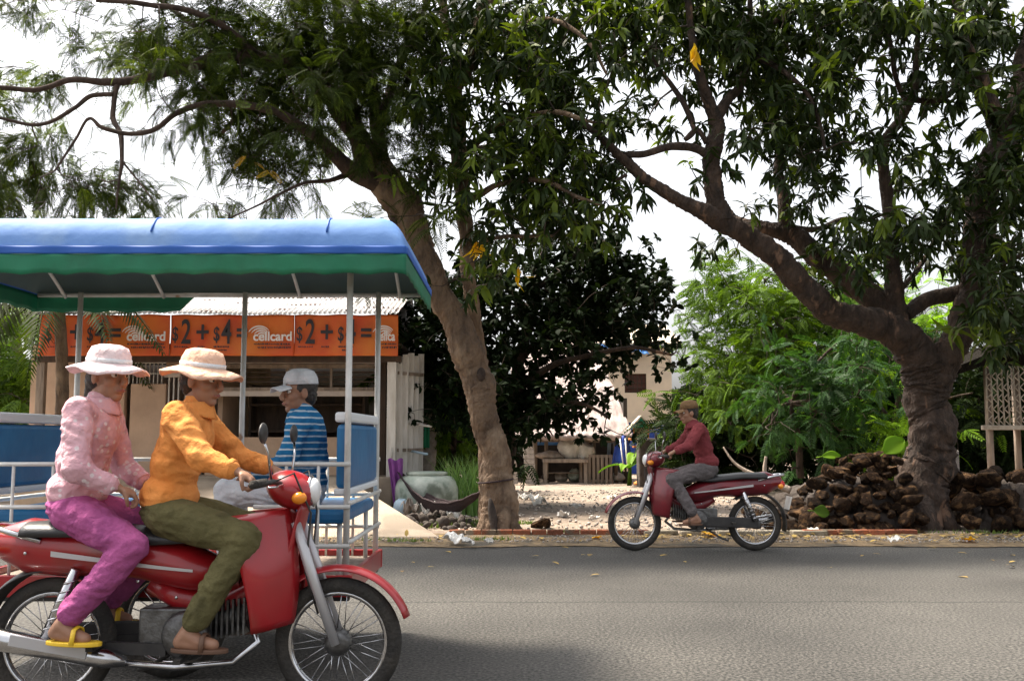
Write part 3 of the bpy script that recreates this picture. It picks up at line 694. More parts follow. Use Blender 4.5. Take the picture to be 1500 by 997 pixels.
# ================================================================= TREE A2 (slim stem, long leaves)
DB = 12.75
t2 = thing('slim_mango_tree', 'slim straight-stemmed tree with long drooping leaves rising from behind the leaning trunk', 'tree', (P(702, 640, DB).x, DB, .05))
b = WB(); sb = []
sb += limb(b, [(716, 775, 12, DB + .1), (712, 640, 11, DB), (704, 540, 11, DB), (694, 470, 10, DB), (688, 430, 9.5, DB - .05), (683, 380, 10, DB - .1), (679, 300, 11, DB - .1), (674, 220, 11, DB - .1), (668, 150, 12, DB - .1), (664, 110, 10, DB - .1), (668, 75, 8, DB - .1), (656, 40, 7, DB - .1), (650, 0, 6, DB), (646, -100, 4, DB)], 16, .05)
for br in ([(668, 130, 10, DB - .1), (684, 95, 10, DB - .2), (698, 65, 9, DB - .3), (704, 20, 8, DB - .3), (712, -50, 5, DB - .3), (720, -130, 3, DB - .3)],
           [(670, 128, 6, DB), (645, 112, 4.5, DB - .2), (618, 105, 4, DB - .5), (590, 110, 3, DB - .8)],
           [(676, 230, 7, DB), (720, 190, 5, DB - .4), (770, 170, 4.5, DB - .8), (820, 165, 4, DB - 1.2), (870, 180, 2.5, DB - 1.4)],
           [(700, 60, 6, DB), (750, 40, 5, DB - .5), (810, 30, 4, DB - .9), (860, 60, 3, DB - 1.1), (890, 110, 2, DB - 1.1)],
           [(679, 300, 6, DB), (730, 270, 4.5, DB - .4), (790, 265, 4, DB - .9), (840, 285, 3, DB - 1.2), (880, 300, 2, DB - 1.2)],
           [(683, 380, 5, DB), (715, 350, 3.5, DB - .3), (760, 345, 3, DB - .7), (810, 345, 2, DB - .9)],
           [(676, 220, 5, DB), (730, 215, 4, DB + .6), (800, 220, 3, DB + 1.0)],
           [(704, 20, 6, DB), (760, -40, 4, DB), (840, -60, 3, DB)]):
    sb += limb(b, br, 8, .04)
blB = [(740, 60, 90, 60, 1.3), (810, 60, 90, 65, 1.2), (760, 160, 90, 75, 1.2), (840, 200, 70, 70, 1.1), (770, 260, 100, 55, 1.2), (845, 290, 65, 45, 1.1), (800, 340, 90, 38, 1.0), (715, 330, 35, 50, .7), (735, 400, 35, 30, .6),
       (640, 120, 45, 90, .7), (630, 250, 35, 60, .6), (890, 250, 30, 60, .7), (905, 110, 30, 70, .6), (880, 20, 60, 40, .9), (700, -80, 160, 50, .8), (880, 350, 40, 25, .5), (640, 30, 50, 50, 1.0), (690, 430, 25, 25, .35)]
pts = blob_points(blB, rng, DB - .5, 6.2, .9, .34, 5)
tw = WB(); pts, dirs = grow_twigs(tw, sb, pts, rng, maxd=1.5)
b.build('trunk', M['bark_tan'], t2); tw.build('twigs', M['twig'], t2)
k = len(pts); near = pts[:, 1] < DB - .3; br_ = near & (rng.uniform(size=k) < .33)  # lit leaves on the near side: light put into a brighter leaf colour
for nm, msk, mt in (('crown', ~br_, 'leaf_mango'), ('bright_leaves', br_, 'leaf_bright')):
    V, Q = whorls(pts[msk], rng, 9, .18, .24, .5, dirs[msk], down=.45); quads_object(nm, V - np.array(t2.location), Q, M[mt], t2)
yl = np.array([tuple(P(694, 352, 12.2)), tuple(P(760, 395, 12.2)), tuple(P(703, 356, 12.2))])
V, Q = whorls(yl, rng, 4, .22, .3, .7, np.tile([0, 0, -1.0], (3, 1)), (15, 45)); quads_object('yellow_leaves', V - np.array(t2.location), Q, M['leaf_yellow'], t2)
print('treeA2 clusters', len(pts))

# ================================================================= TREE B (big spreading dark tree)
DC = 12.95
t3 = thing('spreading_mango_tree', 'thick dark-barked spreading tree growing between the two heaps of rocks', 'tree', G(1352, 776))
b = WB(); sc = []
sc += limb(b, [(1350, 786, 50, DC), (1352, 765, 43, DC), (1355, 715, 37, DC), (1362, 665, 33, DC), (1367, 620, 29, DC), (1364, 585, 30, DC), (1357, 555, 33, DC), (1350, 530, 30, DC)], 30, .085, 3.5)
for (x, y, r, d) in ((1318, 768, 15, 12.75), (1385, 770, 15, 12.7), (1350, 768, 18, 12.5), (1370, 772, 12, 12.6)):
    limb(b, [(x + (x - 1352) * .5, y + 14, r * .75, d - .05), (x, y, r, d), (x * .6 + 1355 * .4, y - 45, r * .85, d + (DC - d) * .6), (1356, y - 110, r * .5, DC)], 12, .06)
B3 = [
 [(1352, 540, 30, DC), (1335, 510, 26, DC), (1300, 485, 23, DC - .1), (1245, 465, 20, DC - .25), (1205, 447, 18, DC - .4), (1168, 408, 17.5, DC - .5), (1132, 371, 16.5, DC - .6), (1090, 345, 15, DC - .7), (1052, 323, 14.5, DC - .8), (1010, 300, 10, DC - .9), (955, 268, 8, DC - 1.0), (915, 238, 7, DC - 1.1), (885, 205, 5, DC - 1.2), (850, 180, 3.5, DC - 1.3)],
 [(1060, 326, 15, DC - .8), (1047, 290, 14, DC - .8), (1044, 240, 12.5, DC - .8), (1047, 205, 12, DC - .8), (1050, 180, 11, DC - .8), (1036, 140, 8, DC - .9), (1022, 100, 6.5, DC - 1.0), (1012, 50, 5, DC - 1.0), (1005, -20, 4, DC - 1.0)],
 [(1050, 175, 9, DC - .8), (1064, 150, 8, DC - .7), (1085, 120, 6, DC - .5), (1095, 70, 5, DC - .4), (1100, 0, 4, DC - .4)],
 [(1040, 228, 7, DC - .8), (1015, 217, 6.5, DC - .8), (980, 215, 6, DC - .9), (945, 225, 5.5, DC - 1.0), (915, 228, 5, DC - 1.1)],
 [(1035, 210, 4.5, DC - .8), (1022, 190, 4, DC - .8), (1005, 205, 3.6, DC - .8), (1018, 190, 3.8, DC - .8), (1003, 155, 4.5, DC - .8), (985, 125, 4, DC - .7), (960, 95, 3.5, DC - .6), (935, 50, 3, DC - .6)],
 [(1325, 500, 22, DC), (1300, 455, 19, DC + .1), (1262, 425, 18, DC + .2), (1225, 396, 17, DC + .3), (1190, 370, 16, DC + .4), (1155, 342, 14, DC + .5), (1115, 333, 10, DC + .6), (1080, 325, 7, DC + .8), (1060, 300, 5, DC + .9)],
 [(1155, 345, 13, DC + .5), (1147, 310, 10, DC + .5), (1143, 260, 8, DC + .5), (1138, 210, 7, DC + .5), (1128, 150, 6, DC + .5), (1120, 80, 4.5, DC + .5), (1115, 0, 3, DC + .5)],
 [(1160, 335, 6, DC + .5), (1200, 335, 4.5, DC + .7), (1240, 320, 4, DC + .9), (1285, 325, 3, DC + 1.1)],
 [(1322, 510, 16, DC), (1310, 450, 14, DC), (1306, 400, 11.5, DC), (1306, 350, 10, DC), (1302, 300, 8.5, DC), (1292, 240, 7.5, DC), (1297, 210, 7, DC), (1318, 175, 6.5, DC), (1335, 145, 6, DC), (1342, 100, 4, DC), (1345, 40, 3, DC)],
 [(1330, 150, 5, DC), (1315, 125, 4, DC), (1308, 90, 3.5, DC - .2), (1300, 30, 3, DC - .3)],
 [(1333, 146, 5, DC), (1365, 147, 5, DC - .1), (1395, 135, 5, DC - .2), (1410, 90, 5, DC - .3)],
 [(1360, 560, 28, DC), (1390, 515, 22, DC - .05), (1412, 470, 19, DC - .1), (1422, 420, 18, DC - .1), (1428, 360, 20, DC - .1), (1437, 300, 21, DC - .1), (1455, 245, 21, DC - .1), (1476, 195, 20, DC - .1), (1487, 160, 16, DC - .1), (1502, 90, 13, DC - .1), (1520, 0, 9, DC - .1), (1535, -90, 6, DC)],
 [(1470, 200, 16, DC - .1), (1450, 150, 13, DC - .2), (1430, 110, 12, DC - .3), (1412, 60, 9, DC - .4), (1400, 0, 7, DC - .4), (1390, -90, 4, DC - .4)],
 [(1420, 425, 13, DC), (1390, 432, 12, DC + .1), (1355, 442, 11, DC + .1), (1325, 460, 10, DC)],
 [(1435, 330, 9, DC), (1470, 310, 7, DC + .4), (1510, 260, 6, DC + .8), (1560, 220, 4, DC + 1)],
 [(1425, 400, 8, DC), (1450, 400, 5, DC - .4), (1480, 380, 4, DC - .8), (1510, 370, 3, DC - 1)],
 [(1310, 430, 5, DC), (1340, 400, 4, DC + .3), (1370, 350, 3.5, DC + .6), (1395, 300, 3, DC + .8)],
 [(1100, 60, 5, DC), (1160, 20, 4, DC - .3), (1230, 20, 4, DC - .5), (1300, 40, 3, DC - .6)],
 [(1095, 80, 5, DC - .4), (1140, 100, 4, DC - .8), (1190, 150, 3, DC - 1.1), (1210, 220, 2.5, DC - 1.2)],
 [(918, 256, 3, DC - 1.1), (900, 265, 2.4, DC - 1.1), (885, 262, 2, DC - 1.1)],
]
for br in B3: sc += limb(b, br, 16 if br[0][2] > 13 else (10 if br[0][2] > 6 else 7), .07 if br[0][2] > 13 else .05, 3.2)
b.build('trunk', M['bark_dark'], t3)
blC = [(1000, 25, 120, 45, 1.3), (950, 60, 60, 60, .7), (1090, 45, 100, 60, 1.4), (1050, 110, 60, 40, .8), (1170, 90, 80, 80, 1.5), (1130, 190, 40, 60, .7), (1185, 200, 55, 60, 1.2), (1190, 270, 45, 40, .8), (1130, 290, 50, 30, .4), (1250, 30, 100, 45, 1.2), (1330, 50, 90, 50, .9),
       (1420, 50, 90, 60, 1.0), (1390, 110, 60, 50, .8), (1280, 130, 50, 50, .7), (1330, 215, 60, 50, .6), (1400, 220, 50, 60, .8), (1460, 100, 50, 60, .8), (1350, 310, 70, 50, .9), (1395, 350, 50, 50, 1.0), (1290, 345, 50, 40, .9), (1230, 345, 40, 30, .8),
       (1470, 300, 40, 70, 1.2), (1475, 420, 45, 60, 1.2), (1430, 430, 30, 30, .5, DC - .7), (1470, 470, 45, 30, .9), (1490, 460, 30, 60, 1.0), (1480, 330, 30, 80, .9), (1480, 200, 40, 50, .9), (1080, 240, 30, 40, .35), (1075, 370, 50, 18, .25), (1010, 345, 30, 25, .22), (985, 195, 35, 20, .35), (960, 215, 22, 30, .25), (1000, 255, 30, 18, .2), (930, 170, 30, 40, .25),
       (1100, 130, 50, 50, .8), (1240, 220, 30, 50, .25), (1210, 400, 40, 20, .4), (1270, 400, 40, 30, .6), (1150, -80, 200, 50, 1.0), (1400, -80, 160, 50, .9), (1580, 200, 70, 160, .8), (960, -60, 120, 40, .7)]
pts = blob_points(blC, rng, DC - .2, 6.4, 1.1, .36, 5)
tw = WB(); pts, dirs = grow_twigs(tw, sc, pts, rng, maxd=1.5)
tw.build('twigs', M['twig'], t3)
k = len(pts); br_ = rng.uniform(size=k) < .16  # some whorls, picked at random, use the brighter leaf material
for nm, msk, mt in (('crown', ~br_, 'leaf_mango'), ('bright_leaves', br_, 'leaf_bright')):
    V, Q = whorls(pts[msk], rng, 9, .18, .25, .5, dirs[msk], down=.4); quads_object(nm, V - np.array(t3.location), Q, M[mt], t3)
sp = np.array([tuple(P(1422, 468, 11.9)), tuple(P(1437, 455, 11.9)), tuple(P(1398, 482, 12.0)), tuple(P(1452, 478, 11.9))])
V, Q = whorls(sp, rng, 9, .27, .2, .8, np.tile([0, -.3, 1.0], (4, 1)), (50, 120)); quads_object('bright_leaves', V - np.array(t3.location), Q, M['leaf_bright'], t3)
yl = np.array([tuple(P(1017, 72, 11.5))]); V, Q = whorls(yl, rng, 4, .20, .34, .4, np.array([[0, 0, -1.0]]), (8, 28)); quads_object('yellow_leaves', V - np.array(t3.location), Q, M['leaf_yellow'], t3)
print('treeB clusters', len(pts))

# ================================================================= TREE C (black-looking round-leaf tree in the yard)
DD = 17.0
t4 = thing('dark_leaved_tree', 'dense almost black small-leaved tree standing in the dirt yard in front of the thatched shed', 'tree', (P(745, 650, DD).x, DD, .05))
b = WB(); sD = []
for br in ([(742, 715, 11, DD), (745, 650, 10, DD), (750, 580, 9, DD), (765, 520, 8, DD), (780, 460, 7, DD), (790, 400, 5, DD), (800, 340, 3, DD)],
           [(750, 580, 7, DD), (800, 540, 5, DD - .5), (860, 520, 4, DD - .8), (930, 510, 3, DD - 1), (985, 520, 2, DD - 1)],
           [(765, 520, 6, DD), (830, 470, 5, DD + .3), (890, 430, 4, DD + .6), (940, 410, 3, DD + .6)],
           [(750, 560, 6, DD), (700, 520, 5, DD + .2), (650, 480, 4, DD + .4), (610, 450, 3, DD + .6)],
           [(750, 600, 6, DD), (800, 590, 4, DD - .4), (850, 590, 3, DD - .8), (890, 610, 2, DD - 1)],
           [(745, 600, 5, DD), (690, 580, 4, DD), (640, 560, 3, DD + .3), (610, 540, 2, DD + .3)],
           [(780, 460, 6, DD), (740, 420, 4, DD), (720, 380, 3, DD)], [(790, 420, 5, DD), (850, 370, 4, DD), (900, 350, 3, DD)]):
    sD += limb(b, br, 7, .04)
b.build('trunk', M['bark_dark'], t4)
blD = [(985, 512, 30, 10, .5), (880, 440, 90, 50, .4), (940, 440, 40, 50, .5), (800, 620, 40, 20, .6), (740, 640, 30, 30, .8), (620, 470, 40, 40, .8), (600, 520, 30, 60, .8), (690, 600, 50, 30, 1.0), (800, 440, 150, 80, .8), (900, 440, 80, 80, .6), (740, 480, 130, 80, .9), (700, 560, 100, 60, 1.0), (800, 540, 110, 60, .85), (900, 488, 95, 28, .7), (960, 510, 50, 14, .5), (640, 500, 50, 70, 1.0), (620, 560, 35, 40, 1.0), (800, 600, 60, 28, .7), (760, 610, 60, 35, 1.2), (900, 620, 22, 16, .35), (860, 570, 25, 25, .35), (850, 370, 90, 40, .9), (630, 430, 40, 40, .9), (720, 400, 50, 40, .7), (930, 390, 40, 35, .6)]
pts = blob_points(blD, rng, DD, 15, 1.0, .42, 6)
tw = WB(); pts, dirs = grow_twigs(tw, sD, pts, rng, maxd=2.0, r0=.016)
tw.build('twigs', M['twig'], t4)
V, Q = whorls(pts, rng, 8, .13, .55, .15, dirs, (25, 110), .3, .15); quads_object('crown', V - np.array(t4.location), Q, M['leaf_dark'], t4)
print('treeC', len(pts))

# ================================================================= BUSHY TREES BEHIND
def bush_tree(label, name, d, stem_px, blobs, mt, dens=3.2, size=.33, dd=1.2, leaf='frond', clump=.7, cat='tree', stem_r=6, trunk_m='bark_dark', n=4):
    t = thing(name, label, cat, (P(stem_px[0][0], 640, d).x, d, .03))
    b = WB(); ss = limb(b, [(x, y, stem_r * (1 - .7 * i / max(1, len(stem_px) - 1)), d) for i, (x, y) in enumerate(stem_px)], 8, .04)
    cx, cy = stem_px[-1]; sx, sy = stem_px[len(stem_px) // 2]
    for bl in blobs: ss += limb(b, [(sx, sy, stem_r * .5, d), ((sx + bl[0]) / 2 + rng.normal(0, 10), (sy + bl[1]) / 2 - 8, stem_r * .38, d + rng.normal(0, .3)), (bl[0], bl[1], stem_r * .2, d + rng.normal(0, .5))], 6, .03)
    pts = blob_points(blobs, rng, d, dens, dd, clump, 7)
    tw = WB(); pts, dirs = grow_twigs(tw, ss, pts, rng, maxd=4, r0=.02)
    b.build('trunk', M[trunk_m], t); tw.build('twigs', M['twig'], t)
    if leaf == 'frond': V, Q = fronds(pts, rng, n, size, dirs, pairs=8, ll=.34, lw=.11, droop=.3)
    else: V, Q = whorls(pts, rng, 8, size, .3, .35, dirs)
    quads_object('crown', V - np.array(t.location), Q, M[mt], t)
    return t
bush_tree('large light green feathery tree, tallest of the bright ones left of the thick trunk', 'feathery_tree', 22, [(1175, 690), (1165, 620), (1150, 540), (1120, 460)], [(1110, 450, 90, 65, 1.7), (1060, 520, 60, 50, .9), (1170, 480, 90, 60, 1.7), (1240, 500, 60, 60, 1.2), (1120, 410, 40, 25, .6), (1045, 560, 38, 50, 1.2), (1080, 590, 60, 40, 1.1)], 'leaf_bush', 6.8)
bush_tree('bluish green feathery tree with a forked slim stem standing behind the left rock heap', 'feathery_tree', 19, [(1172, 700), (1170, 640), (1160, 590), (1180, 540)], [(1190, 600, 75, 45, 1.0), (1150, 560, 60, 40, .9), (1240, 560, 60, 60, 1.0), (1230, 630, 50, 25, .7), (1270, 470, 55, 60, .9), (1130, 620, 40, 30, .7)], 'leaf_bush_blue', 6.5)
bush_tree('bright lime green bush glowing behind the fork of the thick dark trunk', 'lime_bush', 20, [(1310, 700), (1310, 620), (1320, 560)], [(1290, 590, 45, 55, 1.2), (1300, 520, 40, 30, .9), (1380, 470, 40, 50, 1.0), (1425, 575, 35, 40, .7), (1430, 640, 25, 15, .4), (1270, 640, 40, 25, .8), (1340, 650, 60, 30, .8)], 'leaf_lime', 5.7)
bush_tree('low olive green bush beside the cream house, left of the tall light green tree', 'roadside_bush', 23, [(1010, 700), (1005, 650), (1010, 610)], [(1012, 600, 24, 35, 1.3), (1005, 650, 30, 30, 1.3), (1050, 650, 50, 40, 1.2), (1100, 670, 40, 25, 1)], 'leaf_far', 7, .42)
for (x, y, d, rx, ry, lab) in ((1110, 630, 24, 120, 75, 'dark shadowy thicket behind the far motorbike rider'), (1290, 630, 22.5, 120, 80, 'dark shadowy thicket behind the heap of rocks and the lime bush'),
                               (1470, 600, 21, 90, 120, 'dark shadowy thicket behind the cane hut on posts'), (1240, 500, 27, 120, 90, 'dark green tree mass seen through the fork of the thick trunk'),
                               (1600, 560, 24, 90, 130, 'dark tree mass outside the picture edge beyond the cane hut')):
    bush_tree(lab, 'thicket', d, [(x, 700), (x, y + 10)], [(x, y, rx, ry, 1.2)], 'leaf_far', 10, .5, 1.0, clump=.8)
# left side: bushes seen under the canopy, palm
bush_tree('green bush seen at the far left beyond the shop, under the blue canopy', 'garden_bush', 19, [(20, 700), (18, 600), (25, 540)], [(20, 540, 60, 30, 1.2), (-30, 500, 50, 50, 1.0), (60, 570, 60, 40, 1.1), (-60, 600, 80, 60, 1)], 'leaf_bush', 6.5, .5)
bush_tree('leafy bush in the gap between the shop corner and the leaning trunk', 'garden_bush', 18.3, [(668, 720), (665, 660), (660, 610)], [(665, 600, 28, 50, 1.1), (645, 640, 30, 30, 1.0), (620, 600, 22, 40, .5), (690, 650, 25, 30, .9)], 'leaf_bush', 8, .28, .5, clump=.35)
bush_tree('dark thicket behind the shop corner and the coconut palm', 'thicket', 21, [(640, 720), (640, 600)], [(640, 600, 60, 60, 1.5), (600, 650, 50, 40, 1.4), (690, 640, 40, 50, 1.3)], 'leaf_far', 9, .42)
# distant tree line, a far-off mass
def tree_line():
    n = 2600; x = rng.uniform(-75, 75, n); y = rng.uniform(56, 66, n)
    hmax = np.array([3.5 + 2.2 * noise.noise(Vector((xx * .12, 0, 5))) + 1.2 * noise.noise(Vector((xx * .5, 0, 9))) for xx in x]); z = rng.uniform(0, 1, n) ** .8 * hmax
    V, Q = whorls(np.stack([x, y, z], 1), rng, 9, 1.1, .5, .2)
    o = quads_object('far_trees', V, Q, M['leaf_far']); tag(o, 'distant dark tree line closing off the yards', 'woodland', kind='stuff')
tree_line()

# ---- palms
def palm(label, px, py0, py1, d, nf, fl, mt, trunk_r=.13, lean=.0, lw=.055, spread=(-20, 70)):
    base = Vector((P(px, py0, d).x, d, 0)); top = P(px + lean, py1, d)
    t = thing('coconut_palm', label, 'palm tree', base)
    b = WB(); n = 26; pts_ = []; rr = []
    for i in range(n):
        u = i / (n - 1); pts_.append(base.lerp(top, u) + Vector((.12 * math.sin(u * 3), 0, 0))); rr.append(trunk_r * (1.15 - .35 * u) * (1 + .07 * (i % 2)))
    b.tube(pts_, rr, 12); b.build('trunk', M['stone_pale'] if trunk_r > .1 else M['bark_tan'], t)
    top = pts_[-1]
    for i in range(nf):
        a = 2 * math.pi * i / nf + random.uniform(-.2, .2); el = R(random.uniform(*spread)); V = []; Q = []
        dr = Vector((math.cos(a), math.sin(a), 0)); fb = MB(); pp = []
        for k in range(15):
            s = k / 14; pp.append(top + dr * fl * (s * math.cos(el)) + Vector((0, 0, fl * (s * math.sin(el) - .75 * s * s))))
        fb.tube([p - t.location for p in pp], [.022 * (1 - .8 * k / 14) for k in range(15)], 4)
        sidev = dr.cross(Vector((0, 0, 1))).normalized()
        for k in range(42):
            s = .12 + .88 * k / 41; j = min(13, int(s * 14)); p = pp[j].lerp(pp[j + 1], s * 14 - j) - t.location; tdir = (pp[j + 1] - pp[j]).normalized()
            L_ = .55 * fl / 2.2 * math.sin(math.pi * min(.97, s * .82 + .15)) + .05
            for sg in (-1, 1):
                e = p + (sidev * sg * .8 + tdir * .55 + Vector((0, 0, -.45 + random.uniform(-.15, .1)))).normalized() * L_
                m_ = p.lerp(e, .45) + Vector((0, 0, .03)); ww = tdir * lw / 2
                fb.add([p, m_ + ww, e, m_ - ww], [(0, 1, 2, 3)])
        fb.build('frond', M[mt], t)
    return t
palm('coconut palm with a pale ringed trunk just right of the shop corner', 616, 720, 560, 17.6, 11, 1.7, 'leaf_bush', .14, 4)
palm('coconut palm whose fronds hang over the left end of the orange banner', 80, 720, 400, 14.4, 15, 1.9, 'leaf_feather', .09, 0)
palm('coconut palm seen at the left edge under the canopy', 20, 720, 480, 21, 13, 2.0, 'leaf_bush', .13, 0)

# ---- power cable seen between the branches
b = MB(); a = P(-60, 215, 16); c = P(330, 238, 18)
b.tube([a.lerp(c, i / 12) + Vector((0, 0, -.12 * math.sin(math.pi * i / 12))) for i in range(13)], .006, 5)
tag(b.build('power_cable', M['black_plastic']), 'thin dark overhead cable crossing the sky between the left branches', 'cable')

# ================================================================= YARD OBJECTS
# ---- hammock slung from the shop post to the leaning trunk
hm = thing('hammock', 'dark brown net hammock slung between the shop corner post and the leaning trunk', 'hammock', P(640, 745, 13.6))
h0 = P(574, 672, 15.3); h1 = P(716, 706, 12.62)
def hcur(s, sag, off=0.0):
    p = h0.lerp(h1, s); return p + Vector((0, off, -sag * 4 * s * (1 - s)))
b = WB()
def hs_(u, v):
    wd = .42 * (math.sin(math.pi * min(1, max(0, (u - .06) / .88)))) ** .6 if .06 < u < .94 else .015
    a = (v - .5) * 2; c = hcur(u, .58)
    return c + Vector((-.1 * a * wd, -.55 * a * wd, .26 * abs(a) ** 1.6 * wd * 1.6 - .02 + .006 * math.sin(u * 50 + v * 9)))
b.sheet(hs_, 50, 14); b.build('netting', M['hammock'], hm, solid=.012)
for v in (-1, 1):
    WB().tube([hs_(u / 24, .5 + v * .5) for u in range(25)], .014, 6).build('edge_rope', M['hammock'], hm)
WB().tube([P(574, 655, 15.25), h0], .01, 5).build('rope', M['sack'], hm)
MB_ = WB(); MB_.torus(P(726, 704, 12.45), (-.12, 0, 1), .218, .012, 30, 6); MB_.build('rope', M['hammock'], hm)
# purple cloth hanging over the hammock's near end
b = WB(); c = P(579, 700, 15.0)
b.sheet(lambda u, v: c + Vector(((u - .5) * .22 * (1 - .5 * v) + .05 * v, .03 * math.sin(u * 14) - .03, .28 - .72 * v + .02 * math.sin(u * 9))), 18, 12)
o = b.build('purple_cloth', M['purple'], None, origin=c, solid=.008); tag(o, 'purple cloth hanging by the end of the hammock at the shop post', 'cloth')
# plastic bucket-like bag below it
b = MB(); b.lathe((0, 0, 0), [(.05, 0), (.11, .02), (.13, .12), (.10, .22), (.05, .26), (.03, .25)], 18)
o = b.build('plastic_bag', M['pale_blue_plastic']); o.location = (P(588, 745, 14.6).x, 14.6, .05); tag(o, 'crumpled pale bag on the ground under the purple cloth', 'bag')
# ---- big water jar / tank
c = P(625, 740, 15.0)
t = thing('water_jar', 'big squat whitish green concrete water jar behind the hammock', 'water jar', (c.x, 15.0, .06))
b = MB(); prof = [(.36, 0), (.43, .05), (.47, .22), (.47, .40), (.44, .49), (.38, .55), (.30, .575), (.27, .58), (.27, .55), (.25, .54)]
b.lathe((0, 0, 0), prof, 40); b.build('jar_body', M['jar'], t)
MB().lathe((0, 0, 0), [(.29, .575), (.31, .59), (.31, .615), (.28, .63), (.02, .635)], 36).build('lid', M['jar'], t)
t.scale = (1.0, 1.0, 1.0)
# ---- sticks beside the shop corner
for (x0, y0, x1, y1, m_, lab) in ((596, 620, 632, 624, 'white_paint', 'white painted stick jutting out sideways from the shop corner boards'), (596, 659, 626, 665, 'pale_blue_plastic', 'thin pale blue rod jutting out below the white stick at the shop corner')):
    a, c = P(x0, y0, 15.9), P(x1, y1, 15.6); o = WB().tube([a, c], .02, 7).build('stick', M[m_]); tag(o, lab, 'stick')
b = WB(); c = P(625, 640, 17.0); b.sheet(lambda u, v: c + Vector((.10 * (u - .5), .02 * math.sin(u * 12), .2 - .38 * v)), 8, 6)
o = b.build('green_cloth', M['green_cloth'], None, origin=c, solid=.006); tag(o, 'small bright green cloth hung on the line beside the palm trunk', 'cloth')
b = WB(); b.tube([P(598, 628, 17.0), P(650, 632, 17.0), P(702, 626, 17.0)], .005, 4); tag(b.build('clothes_line', M['black_plastic']), 'thin clothes line stretched behind the shop corner past the palm', 'clothes line')
# ---- tall grass clump
def grass_blades(cx, cy, rx, ry, n, h, w_, rng, z=.03, lean=.5):
    tv = []; tq = []
    for i, (t_, ww) in enumerate(((0, 1), (.35, .9), (.7, .6), (1, .05))):
        tv += [(0, -w_ / 2 * ww, t_), (0, w_ / 2 * ww, t_)]
    tq = [(0, 1, 3, 2), (2, 3, 5, 4), (4, 5, 7, 6)]; V = []; Q = []
    for k in range(n):
        a = rng.uniform(0, 6.28); r = math.sqrt(rng.uniform()); x = cx + rx * r * math.cos(a); y = cy + ry * r * math.sin(a)
        hh = h * rng.uniform(.55, 1.1); la = rng.uniform(0, 6.28); ln = lean * rng.uniform(.2, 1) * hh; ya = rng.uniform(0, 6.28); o = len(V)
        for (vx, vy, vz) in tv:
            bend = vz * vz * ln; V.append((x + math.cos(la) * bend + math.cos(ya) * vy, y + math.sin(la) * bend + math.sin(ya) * vy, z + vz * hh - .25 * vz * vz * ln))
        Q += [tuple(i + o for i in q) for q in tq]
    return V, Q
V, Q = grass_blades(P(682, 720, 15.3).x, 15.3, .36, .35, 420, .92, .02, rng)
o = quads_object('grass_clump', V, Q, M['grass']); tag(o, 'tall clump of pale green blade grass behind the hammock by the leaning trunk', 'grass clump')
# low grass about the foot of the tree and along the kerb
VV = []; QQ = []
for (px, py, rx, ry, n, h) in ((665, 772, .45, .12, 260, .09), (700, 770, .35, .2, 300, .13), (770, 768, .25, .12, 150, .08), (960, 783, .3, .05, 60, .06), (1250, 782, .5, .06, 120, .07), (1400, 782, 1.0, .08, 220, .07), (840, 779, .5, .05, 90, .06), (600, 792, .25, .05, 60, .05), (560, 790, .3, .04, 40, .05), (700, 720, .12, .1, 60, .4), (1330, 745, .2, .1, 60, .15), (715, 790, .3, .05, 60, .06)):
    g = G(px, py, .04); V, Q = grass_blades(g.x, g.y, rx, ry, n, h, .012, rng, .035, .8)
    QQ += [tuple(i + len(VV) for i in q) for q in Q]; VV += V
tag(quads_object('grass', VV, QQ, M['grass_low']), 'short grass along the kerb and tree foot', 'grass', kind='stuff')
# fallen leaves along the verge
tv, tq = leaf_template(.5, .1); n = 520
pos = np.stack([rng.uniform(-4, 8, n) ** 1.0, rng.uniform(11.25, 12.2, n), rng.uniform(.045, .075, n)], 1); pos[:260, 0] = rng.uniform(1.2, 8, 260); pos[:300, 1] = rng.normal(11.8, .15, 300)
dd_ = rng.normal(size=(n, 3)); dd_[:, 2] *= .15
pos[480:, 1] = rng.uniform(8.5, 11.1, 40); pos[480:, 2] = .006
V, Q = instance(tv, tq, pos, frames(dd_), rng.uniform(.05, .12, n))
tag(quads_object('leaf_litter', V, Q, M['litter_leaf']), 'dry fallen leaves scattered along the road edge', 'fallen leaves', kind='stuff')
# gravel and yard crumbs
def gravel(name, n, xr, yr, s, m, z):
    v = []; q = []; cube = np.array([(x, y, zz) for x in (-1, 1) for y in (-1, 1) for zz in (-.7, .7)], float); fq = np.array([(0, 1, 3, 2), (4, 6, 7, 5), (0, 4, 5, 1), (2, 3, 7, 6), (0, 2, 6, 4), (1, 5, 7, 3)])
    pos = np.stack([rng.uniform(*xr, n), rng.uniform(*yr, n), np.full(n, z)], 1)
    V, Q = instance(cube * .5, fq, pos, frames(rng.normal(size=(n, 3))), rng.uniform(s * .4, s, n) )
    V = V + rng.normal(0, s * .08, V.shape); return quads_object(name, V, Q, m, smooth=False)
tag(gravel('gravel', 1500, (-3, 9), (11.2, 12.0), .02, M['stone_pale'], .045), 'small stones on the sandy road edge', 'gravel', kind='stuff')
tag(gravel('gravel', 1300, (-1, 5), (12.2, 22), .04, M['stone_pale'], .055), 'broken stones and crumbs over the dirt yard', 'gravel', kind='stuff')
